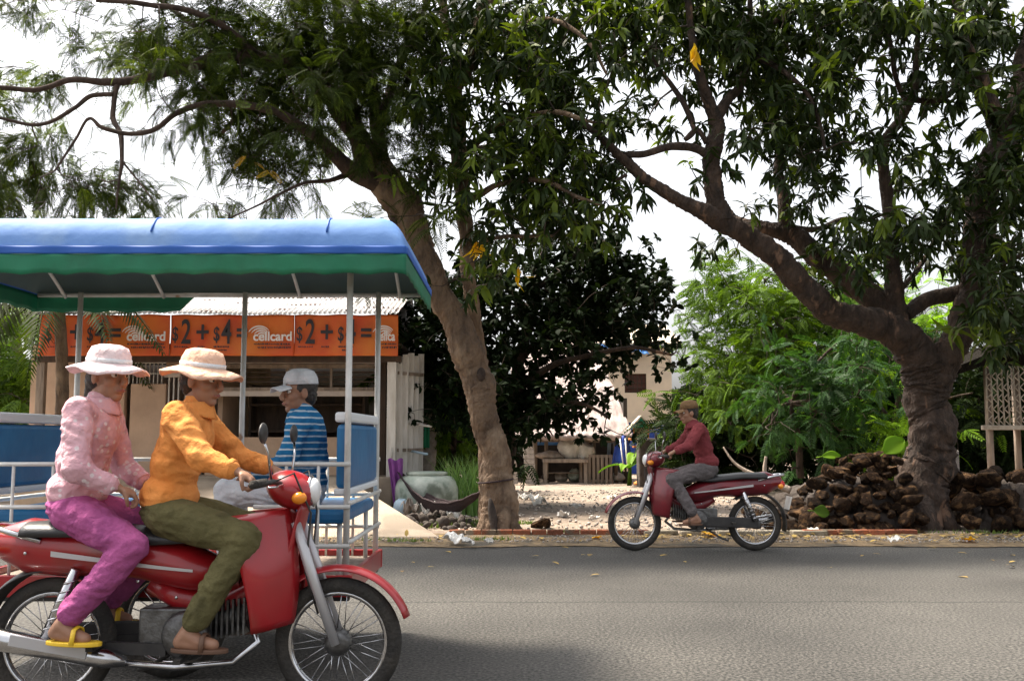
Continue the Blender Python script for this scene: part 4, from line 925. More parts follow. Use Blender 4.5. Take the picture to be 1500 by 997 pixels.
# ---- scraps of paper and plastic
def scrap(px, py, s, m, label, seed, name='paper_scrap', cat='litter', z=.07, hgt=.45, group=None, d=None):
    r_ = random.Random(seed); g = G(px, py, z)
    b = MB(); n = 9
    def f(u, v):
        x, y = (u - .5), (v - .5); 
        return Vector((x * s * (1 + .2 * math.sin(v * 7 + seed)), y * s * .9, s * hgt * (.35 + noise.noise(Vector((x * 3 + seed, y * 3, seed))) + .3 * noise.noise(Vector((x * 9, y * 9 + seed, 1))))))
    b.sheet(f, n, n, smooth=False); o = b.build(name, M[m], solid=.004); o.location = (g.x, g.y, g.z); o.rotation_euler = (r_.uniform(-.3, .3), r_.uniform(-.3, .3), r_.uniform(0, 6))
    return tag(o, label, cat, group)
scrap(664, 790, .21, 'paper', 'largest white paper scrap, on the kerb at the foot of the concrete ramp', 1)
scrap(684, 793, .12, 'paper', 'small white scrap just right of the large paper at the ramp foot', 2)
scrap(1312, 791, .13, 'paper', 'white crumpled paper at the road edge in front of the left rock heap', 3)
scrap(716, 793, .1, 'sack', 'pale scrap lying on the brick kerb below the leaning trunk', 4)
scrap(1190, 778, .13, 'paper', 'pinkish white scrap at the left end of the brick kerb by the rock heap', 5)
scrap(874, 787, .1, 'leaf_yellow', 'yellow leaf lying alone on the verge right of the leaning trunk', 6, 'fallen_leaf', 'leaf', .05, .15)
scrap(1039, 782, .2, 'leaf_yellow', 'long yellow leaf on the kerb behind the far motorbike', 7, 'fallen_leaf', 'leaf', .08, .15)
scrap(1419, 790, .14, 'leaf_yellow', 'yellow brown leaf on the verge right of the thick dark trunk', 8, 'fallen_leaf', 'leaf', .05, .15)
for i, (px, py, s, m_, lab) in enumerate(((632, 752, .2, 'paper', 'white plastic scrap, left one in the rubbish under the hammock'), (648, 746, .2, 'pale_blue_plastic', 'pale blue plastic scrap in the rubbish under the hammock'), (668, 744, .26, 'paper', 'bulging white plastic bag, right one in the rubbish under the hammock'), (664, 757, .2, 'paper', 'flat white scrap at the front of the rubbish under the hammock'), (600, 750, .24, 'stone_pale', 'grey crumpled sheet by the ramp side under the hammock'))):
    scrap(px, py, s, m_, lab, 20 + i, 'plastic_scrap', z=.14, hgt=.8)
for i, (px, py, s) in enumerate(((778, 732, .3), (790, 737, .24), (766, 730, .2), (826, 755, .16), (845, 742, .14), (900, 730, .2), (870, 760, .13))):
    scrap(px, py, s, 'paper', ('white scrap nearest the cement block stacks', 'flat white scrap between the lone rock and the block stacks', 'small white scrap beside the leaning trunk on its right', 'small white scrap just behind the brick kerb, right of the lone rock', 'white scrap on the dirt in front of the rough table', 'white scrap in front of the banana plant', 'tiny white scrap between brick kerb and far motorbike front wheel')[i], 40 + i, 'paper_scrap', z=.06, group='white scraps on the dirt yard')
def rubble(b, n, c, r, s, seed):
    r_ = random.Random(seed)
    for i in range(n):
        a = r_.uniform(0, 6.28); q = math.sqrt(r_.random()); x = c[0] + r[0] * q * math.cos(a); y = c[1] + r[1] * q * math.sin(a); z = c[2] + r[2] * (1 - q) * r_.random()
        sz = s * r_.uniform(.5, 1.2); b.ball((x, y, z), (sz, sz * r_.uniform(.6, 1), sz * r_.uniform(.4, .7)), 7, 5, (r_.random() * 3, r_.random() * 3, r_.random() * 3))
g = G(640, 755, .05); b = MB(); rubble(b, 120, (g.x, 13.3, .04), (.85, .75, .22), .085, 5)
tag(b.build('rubbish_heap', M['trash_dark']), 'dark heap of earth and rubbish under the hammock', 'rubbish', kind='stuff')
# rocks lying in the yard
rock_meshes = []
def rock_mesh(i):
    b = bmesh.new(); bmesh.ops.create_icosphere(b, subdivisions=3, radius=.5); r_ = random.Random(100 + i); o_ = Vector((r_.uniform(0, 50),) * 3)
    pl = [(Vector((r_.gauss(0, 1), r_.gauss(0, 1), r_.gauss(0, 1))).normalized(), r_.uniform(.26, .42)) for _ in range(10)]
    for v in b.verts:
        p = v.co.copy()
        for nn, dd in pl:
            e = p.dot(nn) - dd
            if e > 0: p -= nn * e * .97
        p *= 1 + .12 * noise.fractal(p * 3.2 + o_, .8, 2, 5); v.co = Vector((p.x, p.y * .82, p.z * .68))
    me = bpy.data.meshes.new('rock'); b.to_mesh(me); b.free(); me.materials.append(M['rock']); me.polygons.foreach_set('use_smooth', [True] * len(me.polygons)); return me
rock_meshes = [rock_mesh(i) for i in range(14)]
r_ = random.Random(3); nrock = 0
def place_rock(x, y, z, s, label, group):
    global nrock
    o = link('rock', rock_meshes[nrock % 14]); nrock += 1
    o.location = (x, y, z); o.scale = (s * r_.uniform(.9, 1.25), s * r_.uniform(.85, 1.1), s * r_.uniform(.85, 1.1)); o.rotation_euler = (r_.uniform(-.6, .6), r_.uniform(-.6, .6), r_.uniform(0, 6.3))
    return tag(o, label, 'rock', group)
def pile_words(u, w_, side):
    hz = ('left end', 'middle', 'right end')[min(2, int(u * 3))]; vt = ('bottom', 'middle rows', 'crest')[min(2, int(w_ * 3))]
    return hz, vt
def interp(xs, ys, x): return float(np.interp(x, xs, ys))
def heap(xs, hs_px, y0, y1, step, label, group, smin, smax, zmax_rel=1.0):
    """xs/hs in metres: crest height along x; depth profile falls to the front and the back"""
    x = xs[0]; 
    while x < xs[-1]:
        y = y0
        while y < y1:
            v = (y - y0) / (y1 - y0); prof = min(1, (v * 1.9 + .3)) if v < .5 else 1 - (v - .5) * 1.2
            H = interp(xs, hs_px, x) * prof; z = .5 * step
            zz = H
            lay = 0
            while zz > .04 and lay < 2:
                s = smin + (smax - smin) * r_.random() ** 1.4 * 1.15; hz, vt = pile_words((x - xs[0]) / (xs[-1] - xs[0]), zz / 1.0, 0); big = 'larger' if s > (smin + smax) / 2 else 'smaller'
                place_rock(x + r_.uniform(-.35, .35) * step, y + r_.uniform(-.3, .3) * step, zz - s * .2, s, '%s %s, %s, %s of the %s' % (big, label[0], vt, hz, label[1]), '%s rocks, %s, %s of the %s' % (big, vt, hz, label[1])); zz -= step * .85; lay += 1
                if v > .3: break
            y += step
        x += step
heap([3.25, 3.6, 3.9, 4.25, 4.7, 5.05], [.10, .42, .66, .95, 1.0, .9], 12.25, 13.6, .165, ('rough rock', 'heap left of the thick trunk'), None, .15, .34)
heap([5.75, 6.1, 6.6, 7.2, 8.6], [.75, .8, .78, .95, 1.1], 12.4, 13.8, .27, ('rounded rock', 'heap right of the thick trunk'), None, .28, .50)
# dark earth under the heaps
for (x, rx, hh) in ((4.35, 1.0, .68), (7.3, 1.5, .72)):
    b = MB(); b.ball((0, 0, 0), (rx, .62, hh), 90, 44)
    b.v = [tuple(Vector(v) * (1 + .18 * noise.fractal(Vector(v) * 5, .9, 2, 4))) for v in b.v]
    o = tag(b.build('ground', M['trash_dark']), kind='structure'); o.location = (x, 13.05, 0)
for (x, y, s, lab) in ((P(793, 750, 12.9).x, 12.95, .3, 'dark rock with a pale side lying alone in the dirt right of the leaning trunk'), (P(1130, 735, 13.4).x, 13.3, .28, 'pale rock at the left foot of the rock heap'), (P(1108, 722, 14).x, 14.0, .4, 'brownish rock behind the dead branch')):
    place_rock(x, y, s * .25, s, lab, None)
# big leaves on the heap
def big_leaf(px, py, d, L, wd, rot, label, mt='leaf_lime'):
    c = P(px, py, d); b = MB()
    b.sheet(lambda u, v: Vector(((u - .5) * L, (v - .5) * wd * math.sin(math.pi * min(.98, u * .9 + .08)), .12 * L * math.sin(u * 3) + .25 * abs(v - .5) * wd)), 14, 8)
    b.tube([(-.5 * L, 0, .0), (-.8 * L, 0, -.15 * L)], .006, 5)
    o = b.build('broad_leaf', M[mt], solid=.003); o.location = c; o.rotation_euler = rot; return tag(o, label, 'leaf')
big_leaf(1309, 654, 12.75, .34, .26, (1.0, -.5, .3), 'large upright bright green leaf on top of the rock heap beside the thick trunk')
big_leaf(1218, 668, 12.9, .24, .12, (1.1, .0, .1), 'flat bright green leaf lying at the crest of the rock heap')
big_leaf(1203, 750, 12.15, .2, .16, (1.2, .2, .2), 'pale green leaf low at the front of the rock heap', 'leaf_bush')
# dead branch
t = thing('dead_branch', 'pinkish bare dead branch lying at the left side of the rock heap', 'branch', P(1120, 705, 13.2)); b = WB()
for br in ([(1158, 718, 6, 12.9), (1125, 705, 4.5, 13.0), (1095, 690, 3, 13.1), (1075, 675, 2, 13.2), (1060, 655, 1, 13.3)], [(1125, 705, 4, 13.0), (1120, 690, 3, 13.0), (1122, 668, 2, 13.0)], [(1110, 698, 3, 13.1), (1080, 708, 2, 13.3), (1055, 700, 1.2, 13.4)], [(1140, 710, 3, 13), (1118, 722, 2, 13), (1085, 726, 1, 13.1)]): limb(b, br, 6, .03)
b.build('wood', M['old_wood'], t)
# marker post
t = MB().box((0, 0, .0), (.13, .11, 1.0)).build('concrete_post', M['stone_pale'], bevel=.015); t.location = (P(1405, 660, 13.7).x, 13.9, .52); tag(t, 'small pale concrete post sticking up right of the thick dark trunk', 'post')

# ================================================================= CANE HUT ON POSTS (right)
HD = 15.2
hx0 = P(1443, 600, HD).x; ht = thing('cane_hut', 'raised hut with pale crossed cane walls and a dark thatched roof at the right edge', 'hut', (hx0 + 1, HD + .9, 0.04))
zb = P(1443, 623, HD).z; zt_ = P(1443, 540, HD).z + .05; hx1 = hx0 + 2.2
for ya_ in (HD,):
    for i in range(26):
        x = hx0 + .03 + i * .085
        WB().tube([(x, HD, zb), (x + random.uniform(-.012, .012), HD, zt_)], .014, 5).build('cane', M['cane'], ht)
    for i in range(25):
        x = hx0 + .03 + i * .085; b = WB()
        for k in range(11):
            z = zb + (zt_ - zb) * k / 11; z2 = zb + (zt_ - zb) * (k + 1) / 11
            b.tube([(x, HD - .016, z), (x + .085, HD - .016, z2)] if k % 2 else [(x + .085, HD - .016, z), (x, HD - .016, z2)], .009, 4, caps=False)
        b.build('cross_weave', M['cane'], ht)
WB().box(((hx0 + hx1) / 2, HD + .0, zb - .03), (hx1 - hx0 + .12, .08, .07)).build('floor_beam', M['cane'], ht, bevel=.01)
WB().box(((hx0 + .8 + hx1) / 2, HD + .45, zb - .02), (hx1 - hx0 - .8, .8, .04)).build('floor', M['old_wood'], ht)
for (x, y) in ((hx0 + .1, HD + .1), (hx1 - .1, HD + .1), (hx0 + .9, HD + .85), (hx1 - .1, HD + .85)): WB().tube([(x, y, -.05), (x, y, zt_)], .055, 8).build('post', M['old_wood'], ht)
ex = P(1396, 545, HD - .45).x; b = WB(); rz0 = P(1398, 549, HD - .45).z + .1; rz1 = rz0 + .75
b.prism([(ex, HD - .45, rz0), (hx0 + 1.2, HD - .45, rz1), (hx1 + .5, HD - .45, rz0 + .1), (hx1 + .5, HD - .45, rz0 - .02), (hx0 + 1.2, HD - .45, rz1 - .2), (ex, HD - .45, rz0 - .12)], (0, 1.5, 0))
b.build('roof', M['roof_dark'], ht)
WB().prism([(hx0, HD + .02, zt_), (hx0 + 1.15, HD + .02, rz1 - .15), (hx1, HD + .02, zt_)], (0, .03, 0)).build('gable', M['roof_dark'], ht)  # dark infill sheet, paints the shaded void between cane wall and roof

# ================================================================= THATCHED SHED, YARD THINGS
SD = 25.7
def zf(y, d): return P(750, y, d).z
sx0, sx1 = P(744, 650, SD).x, P(905, 650, SD).x
st = thing('thatched_shed', 'open-fronted shed with a big pale thatched roof behind the dark-leaved tree', 'shed', ((sx0 + sx1) / 2, SD + 1.5, .04))
b = WB(); e0 = Vector((P(738, 640, SD - .6).x, SD - .6, zf(640, SD - .6))); e1 = Vector((P(928, 641, SD - .6).x, SD - .6, zf(641, SD - .6)))
r0_ = Vector((P(752, 515, SD + 3.2).x, SD + 3.2, zf(515, SD + 3.2))); r1_ = Vector((P(866, 490, SD + 3.2).x, SD + 3.2, zf(490, SD + 3.2)))
def thr(u, v):
    p = (e0.lerp(e1, u)).lerp(r0_.lerp(r1_, u), v); return p + Vector((0, 0, .05 * noise.noise(Vector((u * 20, v * 14, 1))) - (.08 * abs(noise.noise(Vector((u * 60, 0, 2)))) if v < .02 else 0) - .03 * math.sin(v * 40)))
b.sheet(thr, 90, 40); b.build('roof', M['thatch'], st, solid=.12)
for px in (783, 800, 870, 903): 
    x = P(px, 700, SD).x; WB().tube([(x + random.uniform(-.05, .05), SD, -.02), (x, SD, zf(640, SD) + .1)], .075 if px < 790 else .05, 8).build('post', M['old_wood'], st)
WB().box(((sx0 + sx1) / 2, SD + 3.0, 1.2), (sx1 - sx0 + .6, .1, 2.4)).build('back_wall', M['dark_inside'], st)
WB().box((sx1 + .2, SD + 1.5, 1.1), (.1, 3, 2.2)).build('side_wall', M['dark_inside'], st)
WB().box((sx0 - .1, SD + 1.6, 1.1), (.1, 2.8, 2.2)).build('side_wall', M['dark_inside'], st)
WB().bar((sx0, SD - .02, zf(643, SD)), (sx1 + .3, SD - .02, zf(645, SD)), .09, .12).build('eave_beam', M['old_wood'], st)
# stacked cement blocks (two leaning columns)
t0x = P(746, 700, SD - .9).x
for col_, (pxa, pxb) in enumerate(((747, 754), (761, 767))):
    for k in range(11):
        u = k / 11; px = pxb + (pxa - pxb) * 0 - 7 * u + 3; 
        z = .07 + k * .125; o = MB().box((0, 0, 0), (.26, .22, .118), (0, 0, random.uniform(-.08, .08))).build('cement_block', M['stone_pale'], bevel=.01)
        o.location = (P(px + (-6 if col_ == 0 else 8), 700, SD - .9).x, SD - .9, z + .04)
        tag(o, '%s block from the ground, %s cement block stack by the shed' % (('lowest', 'second', 'third', 'fourth', 'fifth', 'sixth', 'seventh', 'eighth', 'ninth', 'tenth', 'topmost')[k], 'left' if col_ == 0 else 'right'), 'block', 'blocks in the %s stack by the shed' % ('left' if col_ == 0 else 'right'))
# table with sacks
tx0, tx1 = P(795, 690, SD - .2).x, P(860, 690, SD - .2).x; tz = zf(672, SD - .2)
tb = thing('wooden_table', 'rough wooden table loaded with sacks under the thatched roof', 'table', ((tx0 + tx1) / 2, SD - .1, .04))
MB().box((0, 0, tz - .08), (tx1 - tx0, .9, .09)).build('tabletop', M['old_wood'], tb, bevel=.01)
for sx in (-1, 1):
    for sy in (-1, 1): MB().box((sx * ((tx1 - tx0) / 2 - .06), sy * .38, (tz - .08) / 2 - .02), (.09, .08, tz - .1)).build('leg', M['old_wood'], tb)
MB().box((0, .2, .25), (tx1 - tx0 - .1, .5, .03)).build('shelf', M['old_wood'], tb)
for i, (px, w_, h_, m_, lab) in enumerate(((811, .42, .2, 'old_wood', 'flat brown sack at the left end of the rough table'), (836, .34, .55, 'sack', 'tall white sack in the middle of the rough table'), (855, .26, .45, 'sack', 'slumped white sack at the right end of the rough table'))):
    b = MB(); b.ball((0, 0, h_ / 2 - .02), (w_, .3, h_ * .62), 16, 12)
    for k, v in enumerate(b.v): v = Vector(v); nn = noise.fractal(v * 3 + Vector((i * 7, 0, 0)), .8, 2, 3); b.v[k] = tuple((v.x * (1 + .35 * nn), v.y * (1 + .3 * nn), max(-.02, v.z * (1 + .35 * nn))))
    o = b.build('sack', M[m_]); o.location = (P(px, 680, SD - .1).x, SD - .1, tz + .0); tag(o, lab, 'sack')
# slatted crate at the table's right end
t = thing('slatted_crate', 'upright slatted wooden crate at the right end of the rough table', 'crate', (P(873, 690, SD - .3).x, SD - .3, .04))
for i in range(8): MB().box((-.38 + i * .108, 0, .36), (.07, .03, .72)).build('slat', M['old_wood'], t)
for z in (.06, .68): MB().box((0, .025, z), (.86, .03, .07)).build('rail', M['old_wood'], t)
MB().box((0, .3, .36), (.84, .5, .66)).build('box', M['dark_wood'], t)
# odds and ends in the shed
o = WB().box(P(892, 662, SD + .4), (.09, .03, .75), (0, .08, 0)).build('blue_pipe', M['pale_blue_plastic']); tag(o, 'bright blue pipe standing upright inside the thatched shed', 'pipe')
b = WB(); c = P(800, 645, SD + 1); b.sheet(lambda u, v: c + Vector((1.0 * (u - .5), .05 * math.sin(u * 15), .14 - .26 * v)), 16, 4); o = b.build('blue_tarpaulin', M['blue_sheet'], None, origin=c, solid=.01); tag(o, 'blue tarpaulin strip hanging under the shed eave', 'tarpaulin')
for i, (px, py, s, m_, lab) in enumerate(((806, 694, .22, 'trash_dark', 'dark bundle on the ground under the rough table'), (822, 698, .2, 'stone_pale', 'pale bundle on the ground under the rough table'), (845, 692, .26, 'jar', 'greyish plastic basin under the rough table'), (906, 688, .2, 'sack', 'small white bundle at the foot of the shed right post'))):
    b = MB(); b.ball((0, 0, s * .4), (s, s * .8, s * .6), 12, 8)
    for k, v in enumerate(b.v): v = Vector(v); nn = noise.fractal(v * 5 + Vector((i * 3, 0, 0)), .8, 2, 3); b.v[k] = tuple(v * (1 + .4 * nn))
    o = b.build('bundle', M[m_]); o.location = (P(px, py, SD).x, SD + .1, .1); tag(o, lab, 'bundle')
# banana plant in front
t = thing('banana_plant', 'young banana plant with bright green leaves in front of the shed right post', 'plant', (P(922, 705, 24).x, 24, .04))
MB().tube([(0, 0, 0), (.02, 0, .45)], [.06, .04], 8).build('stem', M['leaf_bush'], t)
for (ax, ay, L, rz, up) in ((-.1, 0, .75, 2.9, .55), (.1, 0, .7, .35, .75), (0, 0, .55, 1.2, 1.1), (0, 0, .6, -2.0, .6), (.05, 0, .8, .9, .9)):
    b = MB(); dr = Vector((math.cos(rz), math.sin(rz), 0)); sdv = dr.cross(Vector((0, 0, 1)))
    b.sheet(lambda u, v: Vector((0, 0, .4)) + dr * L * u + Vector((0, 0, up * .8 * u - .55 * u * u)) + (sdv + Vector((0, 0, .35 if v < .5 else .35))) * 0 + sdv * (v - .5) * .26 * math.sin(math.pi * min(.97, u * .95 + .04)) + Vector((0, 0, .3 * abs(v - .5) * .26)), 12, 6)
    b.build('leaf', M['leaf_lime'], t, solid=.004)
# ---- spirit house on a post
QD = 24.6; qx = P(938, 640, QD).x
t = thing('spirit_house', 'small orange shrine house with a green gable on a post beside the shed', 'shrine', (qx, QD, .04))
z1 = zf(642, QD) - .04; z2 = zf(627, QD) - .04; z3 = zf(611, QD) - .04; wq = 11 * QD / F
MB().lathe((0, 0, 0), [(.18, 0), (.18, .06), (.07, .12), (.065, z1 - .1), (.15, z1 - .05)], 10).build('pedestal', M['shrine_orange'], t)
MB().box((0, 0, z1 - .02), (wq * 2.9, wq * 2.6, .06)).build('platform', M['shrine_orange'], t, bevel=.01)
MB().box((0, 0, z1 - .2), (wq * 2.0, wq * 1.8, .05)).build('platform', M['shrine_orange'], t, bevel=.01)
MB().box((0, .04, (z1 + z2) / 2 + .02), (wq * 1.7, wq * 1.7, z2 - z1)).build('shrine_wall', M['cream'], t)
for s_ in (-1, 1): MB().box((s_ * wq * .95, -wq * .9, (z1 + z2) / 2 + .01), (.04, .04, z2 - z1)).build('pillar', M['shrine_orange'], t)
MB().prism([(-wq, -wq * 1.0, z2 + .02), (0, -wq * 1.0, z3), (wq, -wq * 1.0, z2 + .02)], (0, .03, 0)).build('gable', M['shrine_green'], t)
for s_ in (-1, 1): MB().bar((0, 0, z3 + .03), (s_ * wq * 1.65, 0, z2 - .03), wq * 2.6, .03, (0, 0, 1)).build('roof_slope', M['cream'], t)
# blue folding thing + ladder like strips by the shed corner
b = WB(); c = P(912, 655, SD - .6); b.sheet(lambda u, v: c + Vector((.55 * (u - .5) * (.5 + .5 * v), .1 * math.sin(u * 8), .3 - .72 * v)), 12, 8); o = b.build('blue_tarpaulin', M['blue_wall'], None, origin=c, solid=.01); tag(o, 'dark blue cloth hanging at the shed corner beside the shrine', 'tarpaulin')
for x0_, x1_, lab in ((908, 914, 'left one of two thin white rods leaning on the dark blue cloth'), (916, 919, 'right one of two thin white rods leaning on the dark blue cloth')):
    o = WB().tube([P(x0_, 642, SD - .75), P(x1_, 690, SD - 1.0)], .016, 6).build('white_rod', M['white_paint']); tag(o, lab, 'rod')
# boulder-like rough pillar by the shrine
b = MB(); b.box((0, 0, .55), (.62, .5, 1.25)); o = b.build('stone_block', M['trash_dark'], bevel=.05); o.location = (P(953, 660, 23.6).x, 23.6, 0); tag(o, 'dark grey upright stone block in front of the shrine post', 'block')

# ================================================================= CREAM HOUSE
HDD = 32.0
hxa, hxb = P(835, 560, HDD).x, P(984, 560, HDD).x
ho = thing('cream_house', 'two-storey cream house with one brown barred window and a blue sheet roof edge', 'house', ((hxa + hxb) / 2, HDD + 3, .04))
zr = zf(506, HDD); zs = zf(613, HDD); zw0, zw1 = zf(575, HDD), zf(547, HDD); wx0, wx1 = P(915, 560, HDD).x, P(947, 560, HDD).x
def hb(x0, x1, z0, z1_, m_, nm='wall', y=HDD, th=.2): WB().box(((x0 + x1) / 2, y + th / 2, (z0 + z1_) / 2), (x1 - x0, th, z1_ - z0)).build(nm, M[m_], ho)
hb(hxa, wx0, zs, zr, 'cream'); hb(wx1, hxb, zs, zr, 'cream'); hb(wx0, wx1, zs, zw0, 'cream'); hb(wx0, wx1, zw1, zr, 'cream')
hb(hxa, hxb, -.1, zs - .12, 'blue_wall', 'lower_wall', HDD + .15)
hb(hxa - .1, hxb + .1, zs - .12, zs, 'cream', 'string_course', HDD - .08, .3)
WB().box((hxb - .1, HDD + 3.2, zr / 2), (.2, 6, zr)).build('wall', M['cream'], ho)
WB().box((hxa + .1, HDD + 3.2, zr / 2), (.2, 6, zr)).build('wall', M['cream'], ho)
wn = WB().box(((wx0 + wx1) / 2, HDD + .16, (zw0 + zw1) / 2), (wx1 - wx0, .05, zw1 - zw0)); wn = wn.build('window', M['window_brown'], ho)
for i in range(6):
    x = wx0 + (wx1 - wx0) * i / 5; m_ = MB().box((x - ho.location.x, HDD + .1 - ho.location.y, (zw0 + zw1) / 2 - ho.location.z), (.04 if i in (0, 5) else .02, .05, zw1 - zw0)); m_.build('window_bar', M['dark_wood'], wn)
for k in range(5):
    z = zw0 + (zw1 - zw0) * k / 4; MB().box(((wx0 + wx1) / 2 - ho.location.x, HDD + .09 - ho.location.y, z - ho.location.z), (wx1 - wx0, .04, .05 if k in (0, 4) else .02)).build('window_bar', M['dark_wood'], wn)
b = WB(); rxa, rxb = P(862, 500, HDD - .5).x, P(950, 500, HDD - .5).x
b.sheet(lambda u, v: Vector((rxa + (rxb - rxa) * u, HDD - .6 + 3 * v, zr - .03 - .5 * u * .6 + .95 * v + .02 * math.sin(u * 60))), 120, 4); b.build('blue_roof_sheet', M['blue_sheet'], ho, solid=.02)
WB().prism([(hxa - .3, HDD - .35, zr), (hxb + .3, HDD - .35, zr), (hxb + .3, HDD + 3, zr + .95), (hxa - .3, HDD + 3, zr + .95)], (0, 0, .06)).build('roof', M['cream'], ho)

# ================================================================= MOTORBIKES
def make_bike(label, loc, rz, col, light_guard=False, group=None, chain_side=-1):
    """underbone motorbike heading local +x, origin on the ground below the saddle"""
    t = thing('motorbike', label, 'motorbike', loc, rz, group); RW = .285
    for cx, nm in ((-.54, 'rear_wheel'), (.74, 'front_wheel')):
        w_ = MB().torus((cx, 0, RW), (0, 1, 0), RW - .035, .036, 40, 10, .95).build(nm, M['rubber'], t)
        MB().torus((cx, 0, RW), (0, 1, 0), RW - .068, .014, 40, 6, 1.6).build('rim', M['chrome'], w_)
        hb_ = MB().lathe((cx, -.05, RW), [(.03, 0), (.055, .01), (.06, .05), (.055, .09), (.03, .10)], 18, (0, 1, 0)); hb_.build('hub', M['engine'], w_)
        sp_ = MB()
        for k in range(28):
            a = 2 * math.pi * k / 28; a2 = a + (.28 if k % 2 else -.28)
            sp_.tube([(cx + .05 * math.cos(a), .03 * (1 if k % 4 < 2 else -1), RW + .05 * math.sin(a)), (cx + (RW - .07) * math.cos(a2), 0, RW + (RW - .07) * math.sin(a2))], .0022, 4)
        sp_.build('spokes', M['chrome'], w_)
    for s in (-1, 1): MB().tube([(.74, s * .075, RW), (.62, s * .075, .62), (.55, s * .06, .82)], [.02, .024, .022], 10).build('fork_leg', M['silver'], t)
    def fend(cx, a0, a1, w0, mt_, nm, rr=RW + .035):
        b = MB(); b.sheet(lambda u, v: Vector((cx + (rr + .02 * math.cos((v - .5) * math.pi)) * math.cos(a0 + (a1 - a0) * u), (v - .5) * w0, RW + (rr + .02 * math.cos((v - .5) * math.pi)) * math.sin(a0 + (a1 - a0) * u))), 22, 8)
        b.build(nm, M[mt_], t, solid=.005)
    fend(.74, R(20), R(165), .12, col, 'front_fender'); fend(-.54, R(50), R(195), .15, 'black_plastic', 'rear_fender')
    # leg shield
    for s in (-1, 1):
        b = MB(); b.sheet(lambda u, v: Vector((.52 - .16 * v + .05 * math.sin(u * 2.5) - .10 * (1 - u) * v, s * (.06 + .16 * math.sin(v * 1.7) * (.65 + .35 * math.sin(u * 3.0))), .88 - .50 * u - .03 * v)), 16, 8)
        b.build('leg_shield', M['white_paint'] if light_guard else M[col], t, solid=.008)
    b = MB(); b.sheet(lambda u, v: Vector((.57 + .03 * math.cos((v - .5) * 3) - .02 * u * 4, (v - .5) * .17 * (1 + .3 * u), .90 - .36 * u)), 10, 8); b.build('front_cover', M[col], t, solid=.01)
    # head and bars
    b = MB(); b.ball((.52, 0, .96), (.12, .14, .085), 18, 12, (0, .35, 0)); b.build('handlebar_cowl', M[col], t)
    hl = MB().ball((.615, 0, .955), (.035, .075, .06), 14, 10).build('headlight', M['lamp_glass'], t)
    MB().torus((.612, 0, .955), (1, 0, .1), .066, .007, 28, 6).build('headlight_rim', M['chrome'], hl)
    for s in (-1, 1): MB().tube([(.47, s * .2, 1.0), (.56, s * .16, 1.04), (.62, s * .07, .86), (.60, s * .07, .6), (.66, s * .07, .42)], .005, 6).build('cable', M['black_plastic'], t)
    b = MB(); 
    for s in (-1, 1):
        b.sheet(lambda u, v: Vector((.12 - .62 * u, s * (.153 + .004 * math.sin(u * 3)) * (1 - .0 * u) * (.82 + .22 * math.sin(min(1, u * 1.5 + .2) * 2.2)), .615 + .075 * u + .012 * (v - .5) * (1 + u))), 14, 2)
    b.build('side_stripe', M['silver'], t)
    for (x_, z_) in ((.05, .50), (-.12, .57), (-.62, .69)):
        for s in (-1, 1): MB().ball((x_, s * .135, z_), (.008, .005, .008), 8, 6).build('bolt', M['chrome'], t)
    for s in (-1, 1):
        MB().ball((.575, s * .115, .93), (.035, .035, .028), 10, 8).build('indicator', M['amber'], t)
        MB().tube([(.50, s * .08, .985), (.48, s * .2, 1.005), (.44, s * .33, 1.0)], .012, 8).build('handlebar', M['black_plastic'], t)
        MB().tube([(.455, s * .25, 1.003), (.43, s * .36, .998)], .019, 10).build('grip', M['rubber'], t)
        mr = MB().tube([(.47, s * .2, 1.01), (.47, s * .26, 1.12), (.46, s * .29, 1.17)], .006, 6).build('mirror_stem', M['chrome'], t)
        MB().ball((.455, s * .30, 1.215), (.014, .065, .045), 14, 9).build('mirror', M['black_plastic'], mr)
        MB().tube([(.515, s * .17, .99), (.51, s * .27, .985), (.49, s * .33, .985)], .005, 6).build('brake_lever', M['chrome'], t)
    # body
    b = MB()
    def body(u, v):
        x = .30 - 1.13 * u; a = v * math.pi * 2; hw = .075 + .075 * math.sin(min(1, u * 1.4 + .15) * math.pi * .75); hh = .10 + .03 * u
        zc_ = .56 + .12 * min(1, u * 2.4) + .10 * max(0, u - .55); k = (1 - max(0, u - .85) * 4) * (.55 + .45 * min(1, u * 5))
        return Vector((x, hw * k * math.cos(a), zc_ + hh * k * math.sin(a)))
    b.sheet(body, 26, 18); b.build('side_cover', M[col], t)
    b = MB(); b.tube([(.45, 0, .72), (.36, 0, .52), (.20, 0, .44), (.02, 0, .48), (-.1, 0, .55)], [.05, .06, .06, .055, .05], 12); b.build('frame_cover', M[col], t)
    # saddle
    b = MB(); 
    def sad(u, v):
        x = .27 - .98 * u; hw = .09 + .05 * math.sin(min(1, u * 1.7 + .1) * math.pi * .55); a = v * math.pi
        k = 1 if .04 < u < .96 else .55
        return Vector((x, hw * k * math.cos(a), .725 + .035 * min(1, abs(u - .35) * 3) * (1 if u > .35 else .4) + .055 * k * math.sin(a) ** .6))
    b.sheet(sad, 30, 12); b.build('saddle', M['vinyl'], t, solid=.02)
    b = MB(); b.tube([(-.56, .12, .74), (-.74, .12, .79), (-.84, .08, .80), (-.86, 0, .80), (-.84, -.08, .80), (-.74, -.12, .79), (-.56, -.12, .74)], .013, 8); b.build('grab_rail', M['chrome'], t)
    tl = MB().ball((-.83, 0, .70), (.04, .075, .045), 14, 9).build('tail_light', M['red_lens'], t)
    for s in (-1, 1): MB().ball((-.80, s * .11, .68), (.03, .035, .028), 10, 8).build('indicator', M['amber'], t)
    MB().box((-.90, 0, .50), (.012, .19, .14), (0, -.25, 0)).build('number_plate', M['white_paint'], t, bevel=.004)
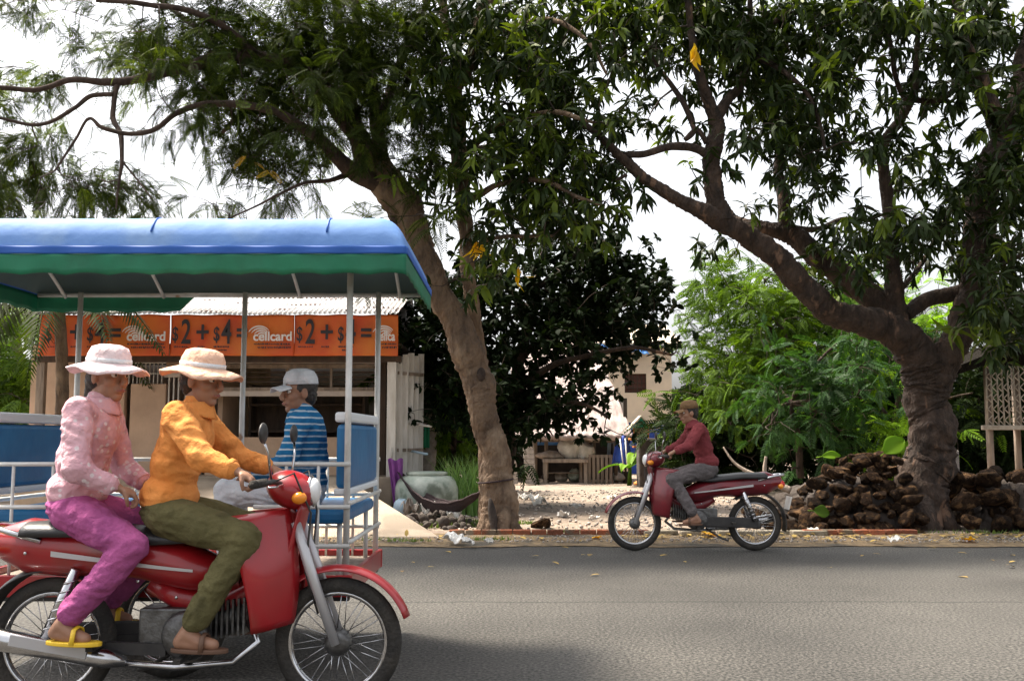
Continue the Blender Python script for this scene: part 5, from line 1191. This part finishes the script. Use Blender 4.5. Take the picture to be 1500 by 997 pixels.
    # engine
    eg = MB(); eg.lathe((.08, -.13, .33), [(.05, 0), (.10, .02), (.115, .07), (.115, .19), (.10, .24), (.05, .26)], 22, (0, 1, 0)); eg.box((.0, 0, .36), (.26, .17, .17)); eg = eg.build('engine', M['engine'], t, bevel=.01)
    b = MB(); b.tube([(.14, 0, .38), (.34, 0, .42)], [.065, .06], 14)
    for k in range(7): b.box((.19 + k * .024, 0, .39 + k * .0035), (.009, .17, .16))
    b.build('cylinder', M['engine'], t)
    MB().tube([(.33, -.03, .40), (.40, -.08, .30), (.30, -.11, .22), (.05, -.12, .20), (-.2, -.125, .22)], .016, 10).build('exhaust_pipe', M['chrome'], t)
    b = MB(); b.tube([(-.16, -.13, .225), (-.25, -.135, .24), (-.70, -.14, .32), (-.80, -.14, .335), (-.82, -.14, .338)], [.02, .042, .048, .045, .02], 16); b.build('muffler', M['chrome'], t)
    MB().box((-.48, -.185, .30), (.34, .008, .05), (0, .17, 0)).build('heat_shield', M['silver'], t, bevel=.003)
    for s in (-1, 1):
        MB().bar((.0, s * .09, .27), (-.54, s * .09, RW), .03, .05).build('swing_arm', M['black_plastic'], t)
        MB().tube([(-.52, s * .115, .32), (-.40, s * .12, .62)], [.03, .024], 10).build('shock_absorber', M['chrome'], t)
        sp_ = MB(); sp_.tube([(-.52 + .12 * k / 48 * 1, s * .117 + .03 * math.cos(k * .8), .34 + .24 * k / 48 + .0) if False else (-.515 + .1 * k / 48 + .03 * math.cos(k * .8) * .9, s * .117 + .03 * math.sin(k * .8), .34 + .24 * k / 48) for k in range(49)], .005, 5); sp_.build('spring', M['red_paint'] if False else M['chrome'], t)
        MB().bar((.10, s * .1, .25), (.10, s * .26, .25), .03, .02).build('foot_peg', M['rubber'], t)
        MB().bar((-.28, s * .1, .30), (-.28, s * .24, .30), .03, .02).build('foot_peg', M['rubber'], t)
    b = MB(); b.box((-.25, .10, .305), (.62, .02, .11), (0, -.03, 0)); b.build('chain_case', M['black_plastic'], t, bevel=.02)
    MB().tube([(.0, .08, .24), (-.16, .16, .14), (-.22, .19, .12)], .011, 7).build('side_stand', M['black_plastic'], t)
    return t

# ================================================================= PEOPLE
def cap_chain(b, pts, seg=12):
    """round-cone chain: pts [(Vector, r)]"""
    for (p, r), (q, s) in zip(pts[:-1], pts[1:]):
        d = Vector(q) - Vector(p)
        if d.length > 1e-5: b.tube([p, Vector(p) + d * .5, q], [r, (r + s) / 2, s], seg)
    for p, r in pts: b.ball(p, r, seg, 8)
TMPS = bpy.data.scenes.new('scratch')
def remeshed(b, name, m_, parent, vox=.008, it=6, shrink=0.0, disp=0.0, dsize=.12):
    me = bpy.data.meshes.new('tmp'); me.from_pydata([tuple(v) for v in b.v], [], b.f); o = bpy.data.objects.new('tmp', me); TMPS.collection.objects.link(o)
    bm = bmesh.new(); bm.from_mesh(me); bmesh.ops.recalc_face_normals(bm, faces=bm.faces); bm.to_mesh(me); bm.free()
    r = o.modifiers.new('r', 'REMESH'); r.mode = 'VOXEL'; r.voxel_size = vox; r.use_smooth_shade = True
    s = o.modifiers.new('s', 'SMOOTH'); s.iterations = it; s.factor = .5
    with bpy.context.temp_override(scene=TMPS, view_layer=TMPS.view_layers[0]): dg = bpy.context.evaluated_depsgraph_get()
    dg.update(); nm = bpy.data.meshes.new_from_object(o.evaluated_get(dg)); bpy.data.objects.remove(o)
    nm.name = name; nm.materials.clear(); nm.materials.append(m_)
    if disp:
        nv_ = len(nm.vertices); co = np.empty(nv_ * 3, np.float32); nm.vertices.foreach_get('co', co); no = np.empty(nv_ * 3, np.float32); nm.vertex_normals.foreach_get('vector', no); co = co.reshape(-1, 3); no = no.reshape(-1, 3)
        for i_ in range(nv_):
            p = Vector(co[i_]); n = noise.fractal(Vector((p.x / dsize, p.y / dsize, p.z / dsize * 1.6)), .9, 2, 3); w_ = noise.noise(Vector((p.x * 4, p.y * 4, p.z * 4))); f_ = 1.2 - 4.0 * abs(noise.noise(Vector((p.x * 7 + w_ * 2, p.y * 7, p.z * 19 + w_ * 3)))); co[i_] += no[i_] * (disp * n + disp * .5 * f_)
        nm.vertices.foreach_set('co', co.ravel())
    nm.polygons.foreach_set('use_smooth', [True] * len(nm.polygons)); nm.update()
    return link(name, nm, parent)
def person(label, loc, rz, pose, cols, hat, vox=.008, skirt=False, hair_long=False, bar=True, sc=1.0):
    """pose: dict of joints in local space (x forward). """
    t = thing('person_base', label, 'person', loc, rz)
    V3 = lambda k: Vector(pose[k]); body = MB(); fw = 1
    hd = V3('head'); nk = V3('neck'); yaw = pose.get('yaw', 0.0); pit = pose.get('pitch', 0.1)
    Hm = Matrix.Rotation(yaw, 3, 'Z') @ Matrix.Rotation(pit, 3, 'Y')
    h = lambda x, y, z: hd + Hm @ Vector((x, y, z))
    body.ball(h(-.008, 0, .03), (.092, .074, .095), 22, 16, Hm); body.ball(h(.022, 0, -.045), (.062, .056, .072), 18, 12, Hm); body.ball(h(.058, 0, -.088), (.025, .028, .022), 12, 8, Hm)
    body.ball(h(.045, .032, -.02), (.034, .03, .03), 12, 8, Hm); body.ball(h(.045, -.032, -.02), (.034, .03, .03), 12, 8, Hm)
    body.tube([h(.082, 0, .022), h(.098, 0, -.006), h(.106, 0, -.026)], [.009, .012, .015], 10); body.ball(h(.098, 0, -.03), (.015, .02, .011), 10, 8, Hm)
    body.ball(h(.075, 0, .045), (.018, .055, .011), 12, 8, Hm); body.ball(h(.083, 0, -.058), (.016, .027, .012), 12, 8, Hm)
    for s in (-1, 1): body.ball(h(-.005, s * .077, -.005), (.02, .01, .032), 10, 8, Hm)
    cap_chain(body, [(h(-.02, 0, -.06), .05), (nk, .052), (V3('chest').lerp(nk, .7), .06)])
    ch, sp, pv = V3('chest'), V3('spine'), V3('pelvis')
    body.ball(ch, (.095, .145, .13), 16, 12); body.ball(sp, (.085, .125, .12), 16, 12); body.ball(pv, (.10, .145, .10), 16, 12)
    shirt = MB(); tr = MB()
    shirt.ball(ch + Vector((0, 0, .0)), (.118, .168, .145), 18, 12); shirt.ball(ch.lerp(sp, .5), (.108, .152, .13), 18, 12); shirt.ball(sp, (.108, .15, .13), 18, 12); shirt.ball(pv + Vector((0, 0, .06)), (.125, .168, .11), 18, 12); cap_chain(shirt, [(ch.lerp(nk, .55), .085), (nk - Vector((0, 0, .02)), .066)])
    tr.ball(pv + Vector((0, 0, -.01)), (.122, .168, .105), 18, 12)
    for s, k in ((-1, 'r'), (1, 'l')):
        sh, el, wr = V3('shoulder_' + k), V3('elbow_' + k), V3('wrist_' + k)
        cap_chain(body, [(sh, .052), (sh.lerp(el, .5), .043), (el, .034), (el.lerp(wr, .35), .036), (wr, .023)])
        sl = pose.get('sleeve', .6)
        cap_chain(shirt, [(ch.lerp(sh, .6), .085), (sh, .068), (sh.lerp(el, .6), .062), (sh.lerp(el, min(1, sl * 1.6)), .058)])
        if sl > .7: cap_chain(shirt, [(el, .054), (el.lerp(wr, .8), .044)])
        # hand: palm, four unequal bent fingers, thumb from the palm's side
        g = (pose.get('hand_dir_' + k) and Vector(pose['hand_dir_' + k]) or (wr - el)).normalized(); sidev = Vector(pose.get('hand_side_' + k, (0, 1, 0))).normalized(); sidev = (sidev - g * sidev.dot(g)).normalized(); dn_ = Vector(pose.get('hand_down_' + k, (0, 0, -1))); dn_ = (dn_ - g * dn_.dot(g) - sidev * dn_.dot(sidev)).normalized()
        pc = wr + g * .045; body.tube([wr, wr + g * .03, pc + g * .035], [.022, .034, .036], 12, flat=.45 if abs(g.z) < .95 else .6)
        body.ball(pc, (.04, .04, .02) , 12, 8, Matrix((g, sidev, dn_)).transposed())
        cu = pose.get('curl', 1.0)
        for i, (off, L) in enumerate(((-.030, .062), (-.010, .072), (.010, .067), (.029, .052))):
            b0 = pc + sidev * off + g * .033; a1, a2, a3 = cu * .7, cu * 1.7, cu * 2.6
            d_ = lambda a: g * math.cos(a) + dn_ * math.sin(a)
            p1 = b0 + d_(a1) * L * .45; p2 = p1 + d_(a2) * L * .33; p3 = p2 + d_(a3) * L * .26
            cap_chain(body, [(b0, .0095), (p1, .0088), (p2, .008), (p3, .007)], 8)
        th0 = pc - sidev * .030 * (1 if k == 'l' else 1) - g * .012; th1 = th0 - sidev * .016 + g * .02 + dn_ * .022; th2 = th1 + g * .018 + dn_ * .024 + sidev * .006
        cap_chain(body, [(th0, .013), (th1, .0105), (th2, .0085)], 8)
        hp, kn, an, toe = V3('hip_' + k), V3('knee_' + k), V3('ankle_' + k), V3('toe_' + k)
        cap_chain(body, [(pv.lerp(hp, .8), .085), (hp, .082), (hp.lerp(kn, .5), .07), (kn, .052), (kn.lerp(an, .3), .053), (an, .032)])
        cap_chain(body, [(an, .034), (an.lerp(toe, .45) + Vector((0, 0, -.012)), .032), (toe, .026)]); cap_chain(body, [(an, .034), (an + (an - toe).normalized() * .03 + Vector((0, 0, -.045)), .03), (an.lerp(toe, .5) + Vector((0, 0, -.025)), .028)])
        tl_ = pose.get('trouser', .85)
        if not skirt: cap_chain(tr, [(pv.lerp(hp, .8), .105), (hp, .1), (hp.lerp(kn, .5), .088), (kn, .07), (kn.lerp(an, tl_ * .5), .066), (kn.lerp(an, tl_), .058)])
        # sandal
        f1 = (toe - an); f1.z = 0; f1.normalize(); sdv = Vector((-f1.y, f1.x, 0)); zs_ = min(toe.z, an.z - .05) - .028; c0 = an + f1 * .06
        so = MB(); ol = []
        for q in range(20):
            a = 2 * math.pi * q / 20; ol.append(Vector((c0.x, c0.y, zs_)) + f1 * .128 * math.cos(a) + sdv * (.045 + .008 * math.cos(a)) * math.sin(a))
        so.prism(ol, (0, 0, .018)); so = so.build('sandal', M[cols['sandal']], t, bevel=.004)
        stp = MB(); tp = an.lerp(toe, .68)
        stp.tube([Vector((tp.x, tp.y, zs_ + .01)) + sdv * .047, tp + sdv * .03 + Vector((0, 0, .022)), tp + Vector((0, 0, .032)), tp - sdv * .03 + Vector((0, 0, .022)), Vector((tp.x, tp.y, zs_ + .01)) - sdv * .047], .012, 8, flat=.5); stp.build('strap', M[cols['sandal']], so)
    if skirt:
        for k in ('r', 'l'):
            hp, kn, an = V3('hip_' + k), V3('knee_' + k), V3('ankle_' + k); cap_chain(tr, [(hp, .115), (hp.lerp(kn, .5), .105), (kn, .09), (kn.lerp(an, .35), .098), (kn.lerp(an, .6), .10)])
        kr, kl = V3('knee_r'), V3('knee_l'); mk = (kr + kl) / 2; ma = (V3('ankle_r') + V3('ankle_l')) / 2
        cap_chain(tr, [(pv, .13), (mk, .1), (mk.lerp(ma, .55), .11)])
    t.name = 'person'
    remeshed(body, 'body', M['skin'], t, vox * .72, 3)
    remeshed(shirt, 'shirt', M[cols['shirt']], t, vox, 4, disp=.0065); remeshed(tr, 'skirt' if skirt else 'trousers', M[cols['legs']], t, vox, 4, disp=.0065)
    # collar, cuffs, hem
    ax = (nk - ch).normalized(); cn = ch.lerp(nk, .78); cb = MB()
    cb.sheet(lambda u, v: cn + Matrix.Rotation(0, 3, 'Z') @ Vector(((.074 + .022 * v) * math.cos(u * 6.2832) + .006, (.078 + .022 * v) * math.sin(u * 6.2832), .03 - .05 * v - .03 * v * max(0, math.cos(u * 6.2832)))), 30, 4)
    cb.build('collar', M[cols['shirt']], t, solid=.006)
    for k in ('r', 'l'):
        el, wr = V3('elbow_' + k), V3('wrist_' + k); c0_ = el.lerp(wr, .76); c1_ = el.lerp(wr, .90)
        MB().tube([c0_, c0_.lerp(c1_, .5), c1_], [.047, .046, .045], 16, caps=True).build('cuff', M[cols['shirt']], t, bevel=.004)
    # eyes, lips, brows
    for s in (-1, 1):
        ey = MB().ball(h(.070, s * .03, .012), (.0125, .0155, .0115), 12, 9, Hm).build('eye', M['eye_white'], t); MB().ball(h(.0795, s * .0305, .012), (.0045, .0075, .0078), 10, 8, Hm).build('iris', M['eye_dark'], ey)
        MB().tube([h(.084, s * .014, .044), h(.084, s * .030, .05), h(.070, s * .049, .043)], [.003, .0045, .002], 6).build('eyebrow', M['hair'], t)
    MB().tube([h(.086, -.024, -.058), h(.097, 0, -.056), h(.086, .024, -.058)], [.003, .0065, .003], 8).build('lips', M['lip'], t)
    hr = MB(); hr.ball(h(-.022, 0, .042), (.092, .083, .092), 20, 14, Hm); hr.ball(h(-.05, 0, -.01), (.055, .074, .07), 16, 10, Hm)
    if hair_long: cap_chain(hr, [(h(-.07, 0, -.01), .06), (h(-.105, 0, -.10), .035), (h(-.12, 0, -.22), .028), (h(-.11, 0, -.32), .012)])
    remeshed(hr, 'hair', M['hair'], t, .007, 3, disp=.004, dsize=.02)
    if hat == 'brim':
        b = MB(); n = 32; prof = [(.0, .150), (.045, .148), (.080, .135), (.096, .100), (.100, .062), (.150, .042), (.185, .026), (.183, .022), (.100, .055)]
        vs = []
        for r__, z in prof:
            for k in range(n):
                a = 2 * math.pi * k / n; wv = (.012 * math.sin(a * 3 + 1) + .006 * math.sin(a * 7)) * max(0, (r__ - .1) / .085); vs.append(h(-.012 + max(r__, .001) * math.cos(a) * 1.05, r__ * math.sin(a) * .93, z + wv))
        fs = [(i * n + k, i * n + (k + 1) % n, (i + 1) * n + (k + 1) % n, (i + 1) * n + k) for i in range(len(prof) - 1) for k in range(n)]
        b.add(vs, fs, True); ht_ = b.build('hat', M[cols['hat']], t, solid=.004)
        MB().add([h(-.012 + .1015 * math.cos(2 * math.pi * k / n) * 1.05, .1015 * math.sin(2 * math.pi * k / n) * .93, z) for z in (.064, .084) for k in range(n)], [(k, (k + 1) % n, n + (k + 1) % n, n + k) for k in range(n)], True).build('hat_band', M['white_cloth'], ht_, solid=.003)
    elif hat == 'cap':
        b = MB(); n = 28; prof = [(0, .142), (.04, .14), (.076, .125), (.094, .09), (.098, .05)]
        vs = [h(-.014 + max(r__, .001) * math.cos(2 * math.pi * k / n) * 1.03, r__ * math.sin(2 * math.pi * k / n) * .9, z) for r__, z in prof for k in range(n)]
        b.add(vs, [(i * n + k, i * n + (k + 1) % n, (i + 1) * n + (k + 1) % n, (i + 1) * n + k) for i in range(len(prof) - 1) for k in range(n)], True)
        ht_ = b.build('cap', M[cols['hat']], t, solid=.004)
        pk = MB(); pk.sheet(lambda u, v: h(.072 + .088 * u * math.cos((v - .5) * 1.3), (v - .5) * .16 * (1 - .12 * u), .052 - .018 * u - .10 * (v - .5) ** 2), 8, 12); pk.build('peak', M[cols['hat']], ht_, solid=.005)
    return t
def riding(dx=0.0, seat=.80, drv=True, lean=.0):
    d = dict(pelvis=(0, 0, seat + .075), spine=(.02 + lean * .3, 0, seat + .27), chest=(.06 + lean * .6, 0, seat + .42), neck=(.09 + lean, 0, seat + .56), head=(.125 + lean * 1.2, 0, seat + .655))
    for s, k in ((-1, 'r'), (1, 'l')):
        d['shoulder_' + k] = (.06 + lean * .8, s * .165, seat + .49); d['hip_' + k] = (.02, s * .085, seat + .05)
        if drv:
            d['elbow_' + k] = (.22 + lean * .4, s * .27, seat + .31); d['wrist_' + k] = (.385, s * .30, seat + .255); d['knee_' + k] = (.40, s * .175, seat - .04); d['ankle_' + k] = (.16, s * .20, .36); d['toe_' + k] = (.28, s * .21, .315)
            d['hand_dir_' + k] = (.8, 0, -.45); d['hand_side_' + k] = (0, 1, 0)
        else:
            d['elbow_' + k] = (.10, s * .26, seat + .24); d['wrist_' + k] = (.25, s * .175, seat + .16); d['knee_' + k] = (.34, s * .21, seat - .09); d['ankle_' + k] = (.05, s * .22, .40); d['toe_' + k] = (.16, s * .235, .345)
    return d
# ---- near bike with two riders
BX, BY = -1.52, 4.58
make_bike('red motorbike close to the camera carrying a rider in orange and a passenger in pink', (BX, BY, 0.002), 0, 'red_paint')
p = riding(drv=True, lean=.02); p.update(yaw=-.35, pitch=.12, sleeve=.9, curl=1.25); p['head'] = (.14, -.01, 1.455)
person('rider in an orange shirt, olive trousers and peach sun hat steering the near red motorbike', (BX - .04, BY, .0), 0, p, dict(shirt='orange_shirt', legs='olive_trousers', sandal='brown_sandal', hat='peach_hat'), 'brim')
p = riding(drv=False); p.update(yaw=-.5, pitch=.08, sleeve=.9, curl=.9)
for k in p:
    if isinstance(p[k], tuple): p[k] = (p[k][0], p[k][1], p[k][2] + (0.02 if p[k][2] > .7 else 0))
person('passenger in a pale pink blouse, magenta trousers and pale hat sitting behind the orange rider', (BX - .46, BY, .0), 0, p, dict(shirt='pink_shirt', legs='magenta_skirt', sandal='yellow_sandal', hat='pale_hat'), 'brim', hair_long=True)
# ---- far bike heading the other way
FX, FY = P(1030, 700, 10.75).x, 10.75
make_bike('dark maroon motorbike on the far side of the road, heading left with one rider', (FX, FY, .002), math.pi, 'maroon_paint', light_guard=False)
p = riding(drv=True, lean=.05); p.update(yaw=.25, pitch=.1, sleeve=.9, curl=1.25)
person('rider in a maroon shirt, grey trousers and brown cap on the far motorbike', (FX + .04, FY, 0), math.pi, p, dict(shirt='maroon_shirt', legs='grey_trousers', sandal='brown_sandal', hat='brown_hat'), 'cap', vox=.010)

# ================================================================= PASSENGER CARRIAGE (remork) WITH BLUE CANOPY
Y0, Y1 = 5.22, 6.38; CX0, CX1 = -2.80, -.84; YC = (Y0 + Y1) / 2; W = Y1 - Y0
cg = thing('passenger_carriage', 'motorbike-drawn passenger carriage with a light blue canopy and green valance, behind the near motorbike', 'carriage', (-1.7, YC, 0))
zfl = .44
WB().box(((CX0 + CX1) / 2, YC, zfl), (CX1 - CX0, W, .035)).build('floor', M['old_wood'], cg, bevel=.005)
for y in (Y0 + .03, Y1 - .03): WB().box(((CX0 + CX1) / 2, y, zfl - .05), (CX1 - CX0, .05, .06)).build('chassis_rail', M['black_plastic'], cg, bevel=.006)
for x in (CX0 + .05, -2.1, -1.3, CX1 - .05): WB().box((x, YC, zfl - .05), (.05, W - .12, .05)).build('cross_member', M['black_plastic'], cg)
WB().tube([(CX0, YC, zfl - .04), (CX0 - .35, YC, .5), (CX0 - .6, YC, .72), (CX0 - .9, YC, .74)], .03, 10).build('draw_bar', M['black_plastic'], cg)
# tubular side rails near the benches, open doorway between
for y in (Y0, Y1):
    for (xa_, xb_) in ((CX0, CX0 + .62), (CX1 - .50, CX1)):
        for zz in (.20, .40, .62): WB().tube([(xa_, y, zfl + zz), (xb_, y, zfl + zz)], .012, 8).build('side_rail', M['frame_white'], cg)
        for k in range(1, 3): WB().tube([(xa_ + (xb_ - xa_) * k / 3, y, zfl), (xa_ + (xb_ - xa_) * k / 3, y, zfl + .62)], .009, 8).build('side_rail', M['frame_white'], cg)
    WB().box(((CX0 + CX1) / 2, y - .01 * (1 if y == Y0 else -1), zfl + .0), (CX1 - CX0 + .04, .03, .11)).build('sill_strip', M['red_paint'], cg, bevel=.006)
for x in (CX0, CX1):
    for zz in (.22, .42): WB().tube([(x, Y0, zfl + zz), (x, Y1, zfl + zz)], .012, 8).build('end_rail', M['frame_white'], cg)
    WB().box((x, YC, zfl), (.03, W, .11)).build('sill_strip', M['red_paint'], cg, bevel=.006)
# mudguard + wheels
for y in (Y0 - .09, Y1 + .09):
    wx = -1.72; wh = WB().torus((wx, y, .29), (0, 1, 0), .25, .04, 40, 10).build('wheel', M['rubber'], cg)
    o_ = Vector(cg.location); MB().torus(Vector((wx, y, .29)) - o_, (0, 1, 0), .215, .014, 36, 6, 1.5).build('rim', M['chrome'], wh)
    MB().lathe(Vector((wx, y - .05, .29)) - o_, [(.03, 0), (.05, .02), (.05, .08), (.03, .1)], 16, (0, 1, 0)).build('hub', M['engine'], wh)
    sp_ = MB()
    for k in range(24): a = 2 * math.pi * k / 24; sp_.tube([Vector((wx, y, .29)) - o_ + Vector((.04 * math.cos(a + .3), 0, .04 * math.sin(a + .3))), Vector((wx, y, .29)) - o_ + Vector((.21 * math.cos(a), 0, .21 * math.sin(a)))], .003, 4)
    sp_.build('spokes', M['chrome'], wh)
    b = WB(); b.sheet(lambda u, v: Vector((wx + .335 * math.cos(R(20) + R(140) * u), y + (v - .5) * .12, .29 + .335 * math.sin(R(20) + R(140) * u))), 20, 3); b.build('mudguard', M['red_paint'], cg, solid=.006)
# benches facing each other
for (xs, back, s) in ((CX0 + .26, CX0 + .06, 1), (CX1 - .24, CX1 - .05, -1)):
    for dx_ in (-.17, .17):
        for dy_ in (-.5, .5): WB().tube([(xs + dx_, YC + dy_ * .95, zfl), (xs + dx_, YC + dy_ * .95, zfl + .32)], .014, 8).build('bench_leg', M['frame_white'], cg)
    WB().box((xs, YC, zfl + .345), (.42, W - .08, .075)).build('seat_cushion', M['seat_blue'], cg, bevel=.025)
    WB().box((back, YC, zfl + .66), (.07, W - .08, .34)).build('back_cushion', M['seat_blue'], cg, bevel=.025)
    WB().box((back, YC, zfl + .865), (.085, W - .06, .055)).build('back_trim', M['seat_white'], cg, bevel=.015)
    WB().box((back, YC, zfl + .475), (.085, W - .06, .035)).build('back_trim', M['seat_white'], cg, bevel=.01)
# canopy
KX0, KX1, KY0, KY1 = -3.15, -.54, 5.0, 6.55; zv = P(300, 401, KY0).z; zt2 = P(300, 366, KY0).z; zp = P(300, 319, KY0 + .12).z
for (x, y) in ((CX0 + .02, Y0 + .02), (CX1 - .02, Y0 + .02), (CX0 + .02, Y1 - .02), (CX1 - .02, Y1 - .02), (-1.72, Y1 - .02)):
    WB().tube([(x, y, zfl), (x, y, zt2 - .02)], .017, 10).build('canopy_pole', M['frame_white'], cg)
for y in (KY0 + .03, KY1 - .03): WB().tube([(KX0 + .02, y, zt2 - .015), (KX1 - .02, y, zt2 - .015)], .015, 8).build('canopy_frame', M['frame_white'], cg)
for x in (KX0 + .2, -2.3, -1.4, KX1 - .2): WB().tube([(x, KY0 + .03 + (KY1 - KY0 - .06) * k / 20, zt2 - .03 + (zp - zt2 - .03) * min(1, math.sin(math.pi * k / 20) * 1.6)) for k in range(21)], .011, 8).build('canopy_rib', M['frame_white'], cg)
def top(u, v):
    # rounded box roof: steep sides, flat crown, rounded corner at the tail end
    x = KX0 + (KX1 - KX0) * u; ex_ = min(u, 1 - u) * (KX1 - KX0); ey_ = min(v, 1 - v) * (KY1 - KY0)
    rd = .16; kx = min(1, ex_ / rd); ky = min(1, ey_ / rd); hgt = (1 - (1 - kx) ** 2.2) ** .6 * (1 - (1 - ky) ** 2.2) ** .6
    sag = .008 * math.sin(x * 7) * math.sin(v * 3.1) + .006 * noise.noise(Vector((x * 3, v * 4, 0)))
    return Vector((x, KY0 + (KY1 - KY0) * v, zt2 + (zp - zt2) * hgt + sag))
b = WB(); 
us = sorted(set([round(i / 200, 4) for i in range(0, 201)])); b.sheet(top, 150, 90); b.build('canopy_top', M['canopy_blue'], cg)
b = WB(); b.sheet(lambda u, v: top(u, v) - Vector((0, 0, .03)) if 0 < u < 1 and 0 < v < 1 else top(u, v) + Vector((0, 0, -.004)), 60, 40); b.build('canopy_lining', M['canopy_lining'], cg)
for x in (-2.75, -1.85, -.95):
    WB().tube([top((x - KX0) / (KX1 - KX0), k / 60) + Vector((0, 0, .002)) for k in range(1, 60)], .006, 5).build('canopy_seam', M['canopy_trim'], cg)
def valance(name, z_hi, z_lo, m_, off, wav):
    b = WB(); per = []; n = 130
    def edge(s):
        tot = 2 * ((KX1 - KX0) + (KY1 - KY0)); q = s * tot
        a_, b2 = KX1 - KX0, KY1 - KY0
        if q < a_: return Vector((KX0 + q, KY0 - off, 0)), q
        q2 = q - a_
        if q2 < b2: return Vector((KX1 + off, KY0 + q2, 0)), q
        q3 = q2 - b2
        if q3 < a_: return Vector((KX1 - q3, KY1 + off, 0)), q
        return Vector((KX0 - off, KY1 - (q3 - a_), 0)), q
    def f(u, v):
        p, q = edge(min(u, .99999)); zl = z_lo + (.115 * min(1, max(0, (p.x + 2.2) / .1)) if (p.y > YC and wav and p.x < KX1 - .001) else 0); z = z_hi + (zl - z_hi) * v + (wav * (abs(math.sin(q * math.pi / .22)) - .5) * v if wav else 0)
        return Vector((p.x, p.y, z)) + Vector((0, 1 if p.y > YC else -1, 0)) * .006 * math.sin(q * 21) * v
    b.sheet(f, 520, 4, smooth=True); b.build(name, m_, cg, solid=.004)
valance('canopy_piping', zt2 + .02, zt2 - .02, M['canopy_trim'], .006, 0); valance('canopy_valance', zt2 - .01, zv, M['canopy_green'], .0, .012)
# seated passenger on the tail bench, facing forward (left)
p = dict(pelvis=(0, 0, .90), spine=(-.02, 0, 1.06), chest=(0, 0, 1.22), neck=(.02, 0, 1.36), head=(.045, 0, 1.45), yaw=.6, pitch=.05, sleeve=.9, curl=.8)
for s, k in ((-1, 'r'), (1, 'l')):
    p['shoulder_' + k] = (.0, s * .165, 1.29); p['hip_' + k] = (.02, s * .085, .88); p['elbow_' + k] = (.06, s * .24, 1.06); p['wrist_' + k] = (.26, s * .14, 1.0); p['knee_' + k] = (.42, s * .10, .90); p['ankle_' + k] = (.40, s * .11, .53); p['toe_' + k] = (.52, s * .12, .495)
person('passenger in blue shirt and white cap on the tail bench of the canopied carriage', (-1.18, 5.72, 0), math.pi, p, dict(shirt='blue_shirt', legs='white_cloth', sandal='brown_sandal', hat='white_cloth'), 'cap')

bpy.data.scenes.remove(TMPS)
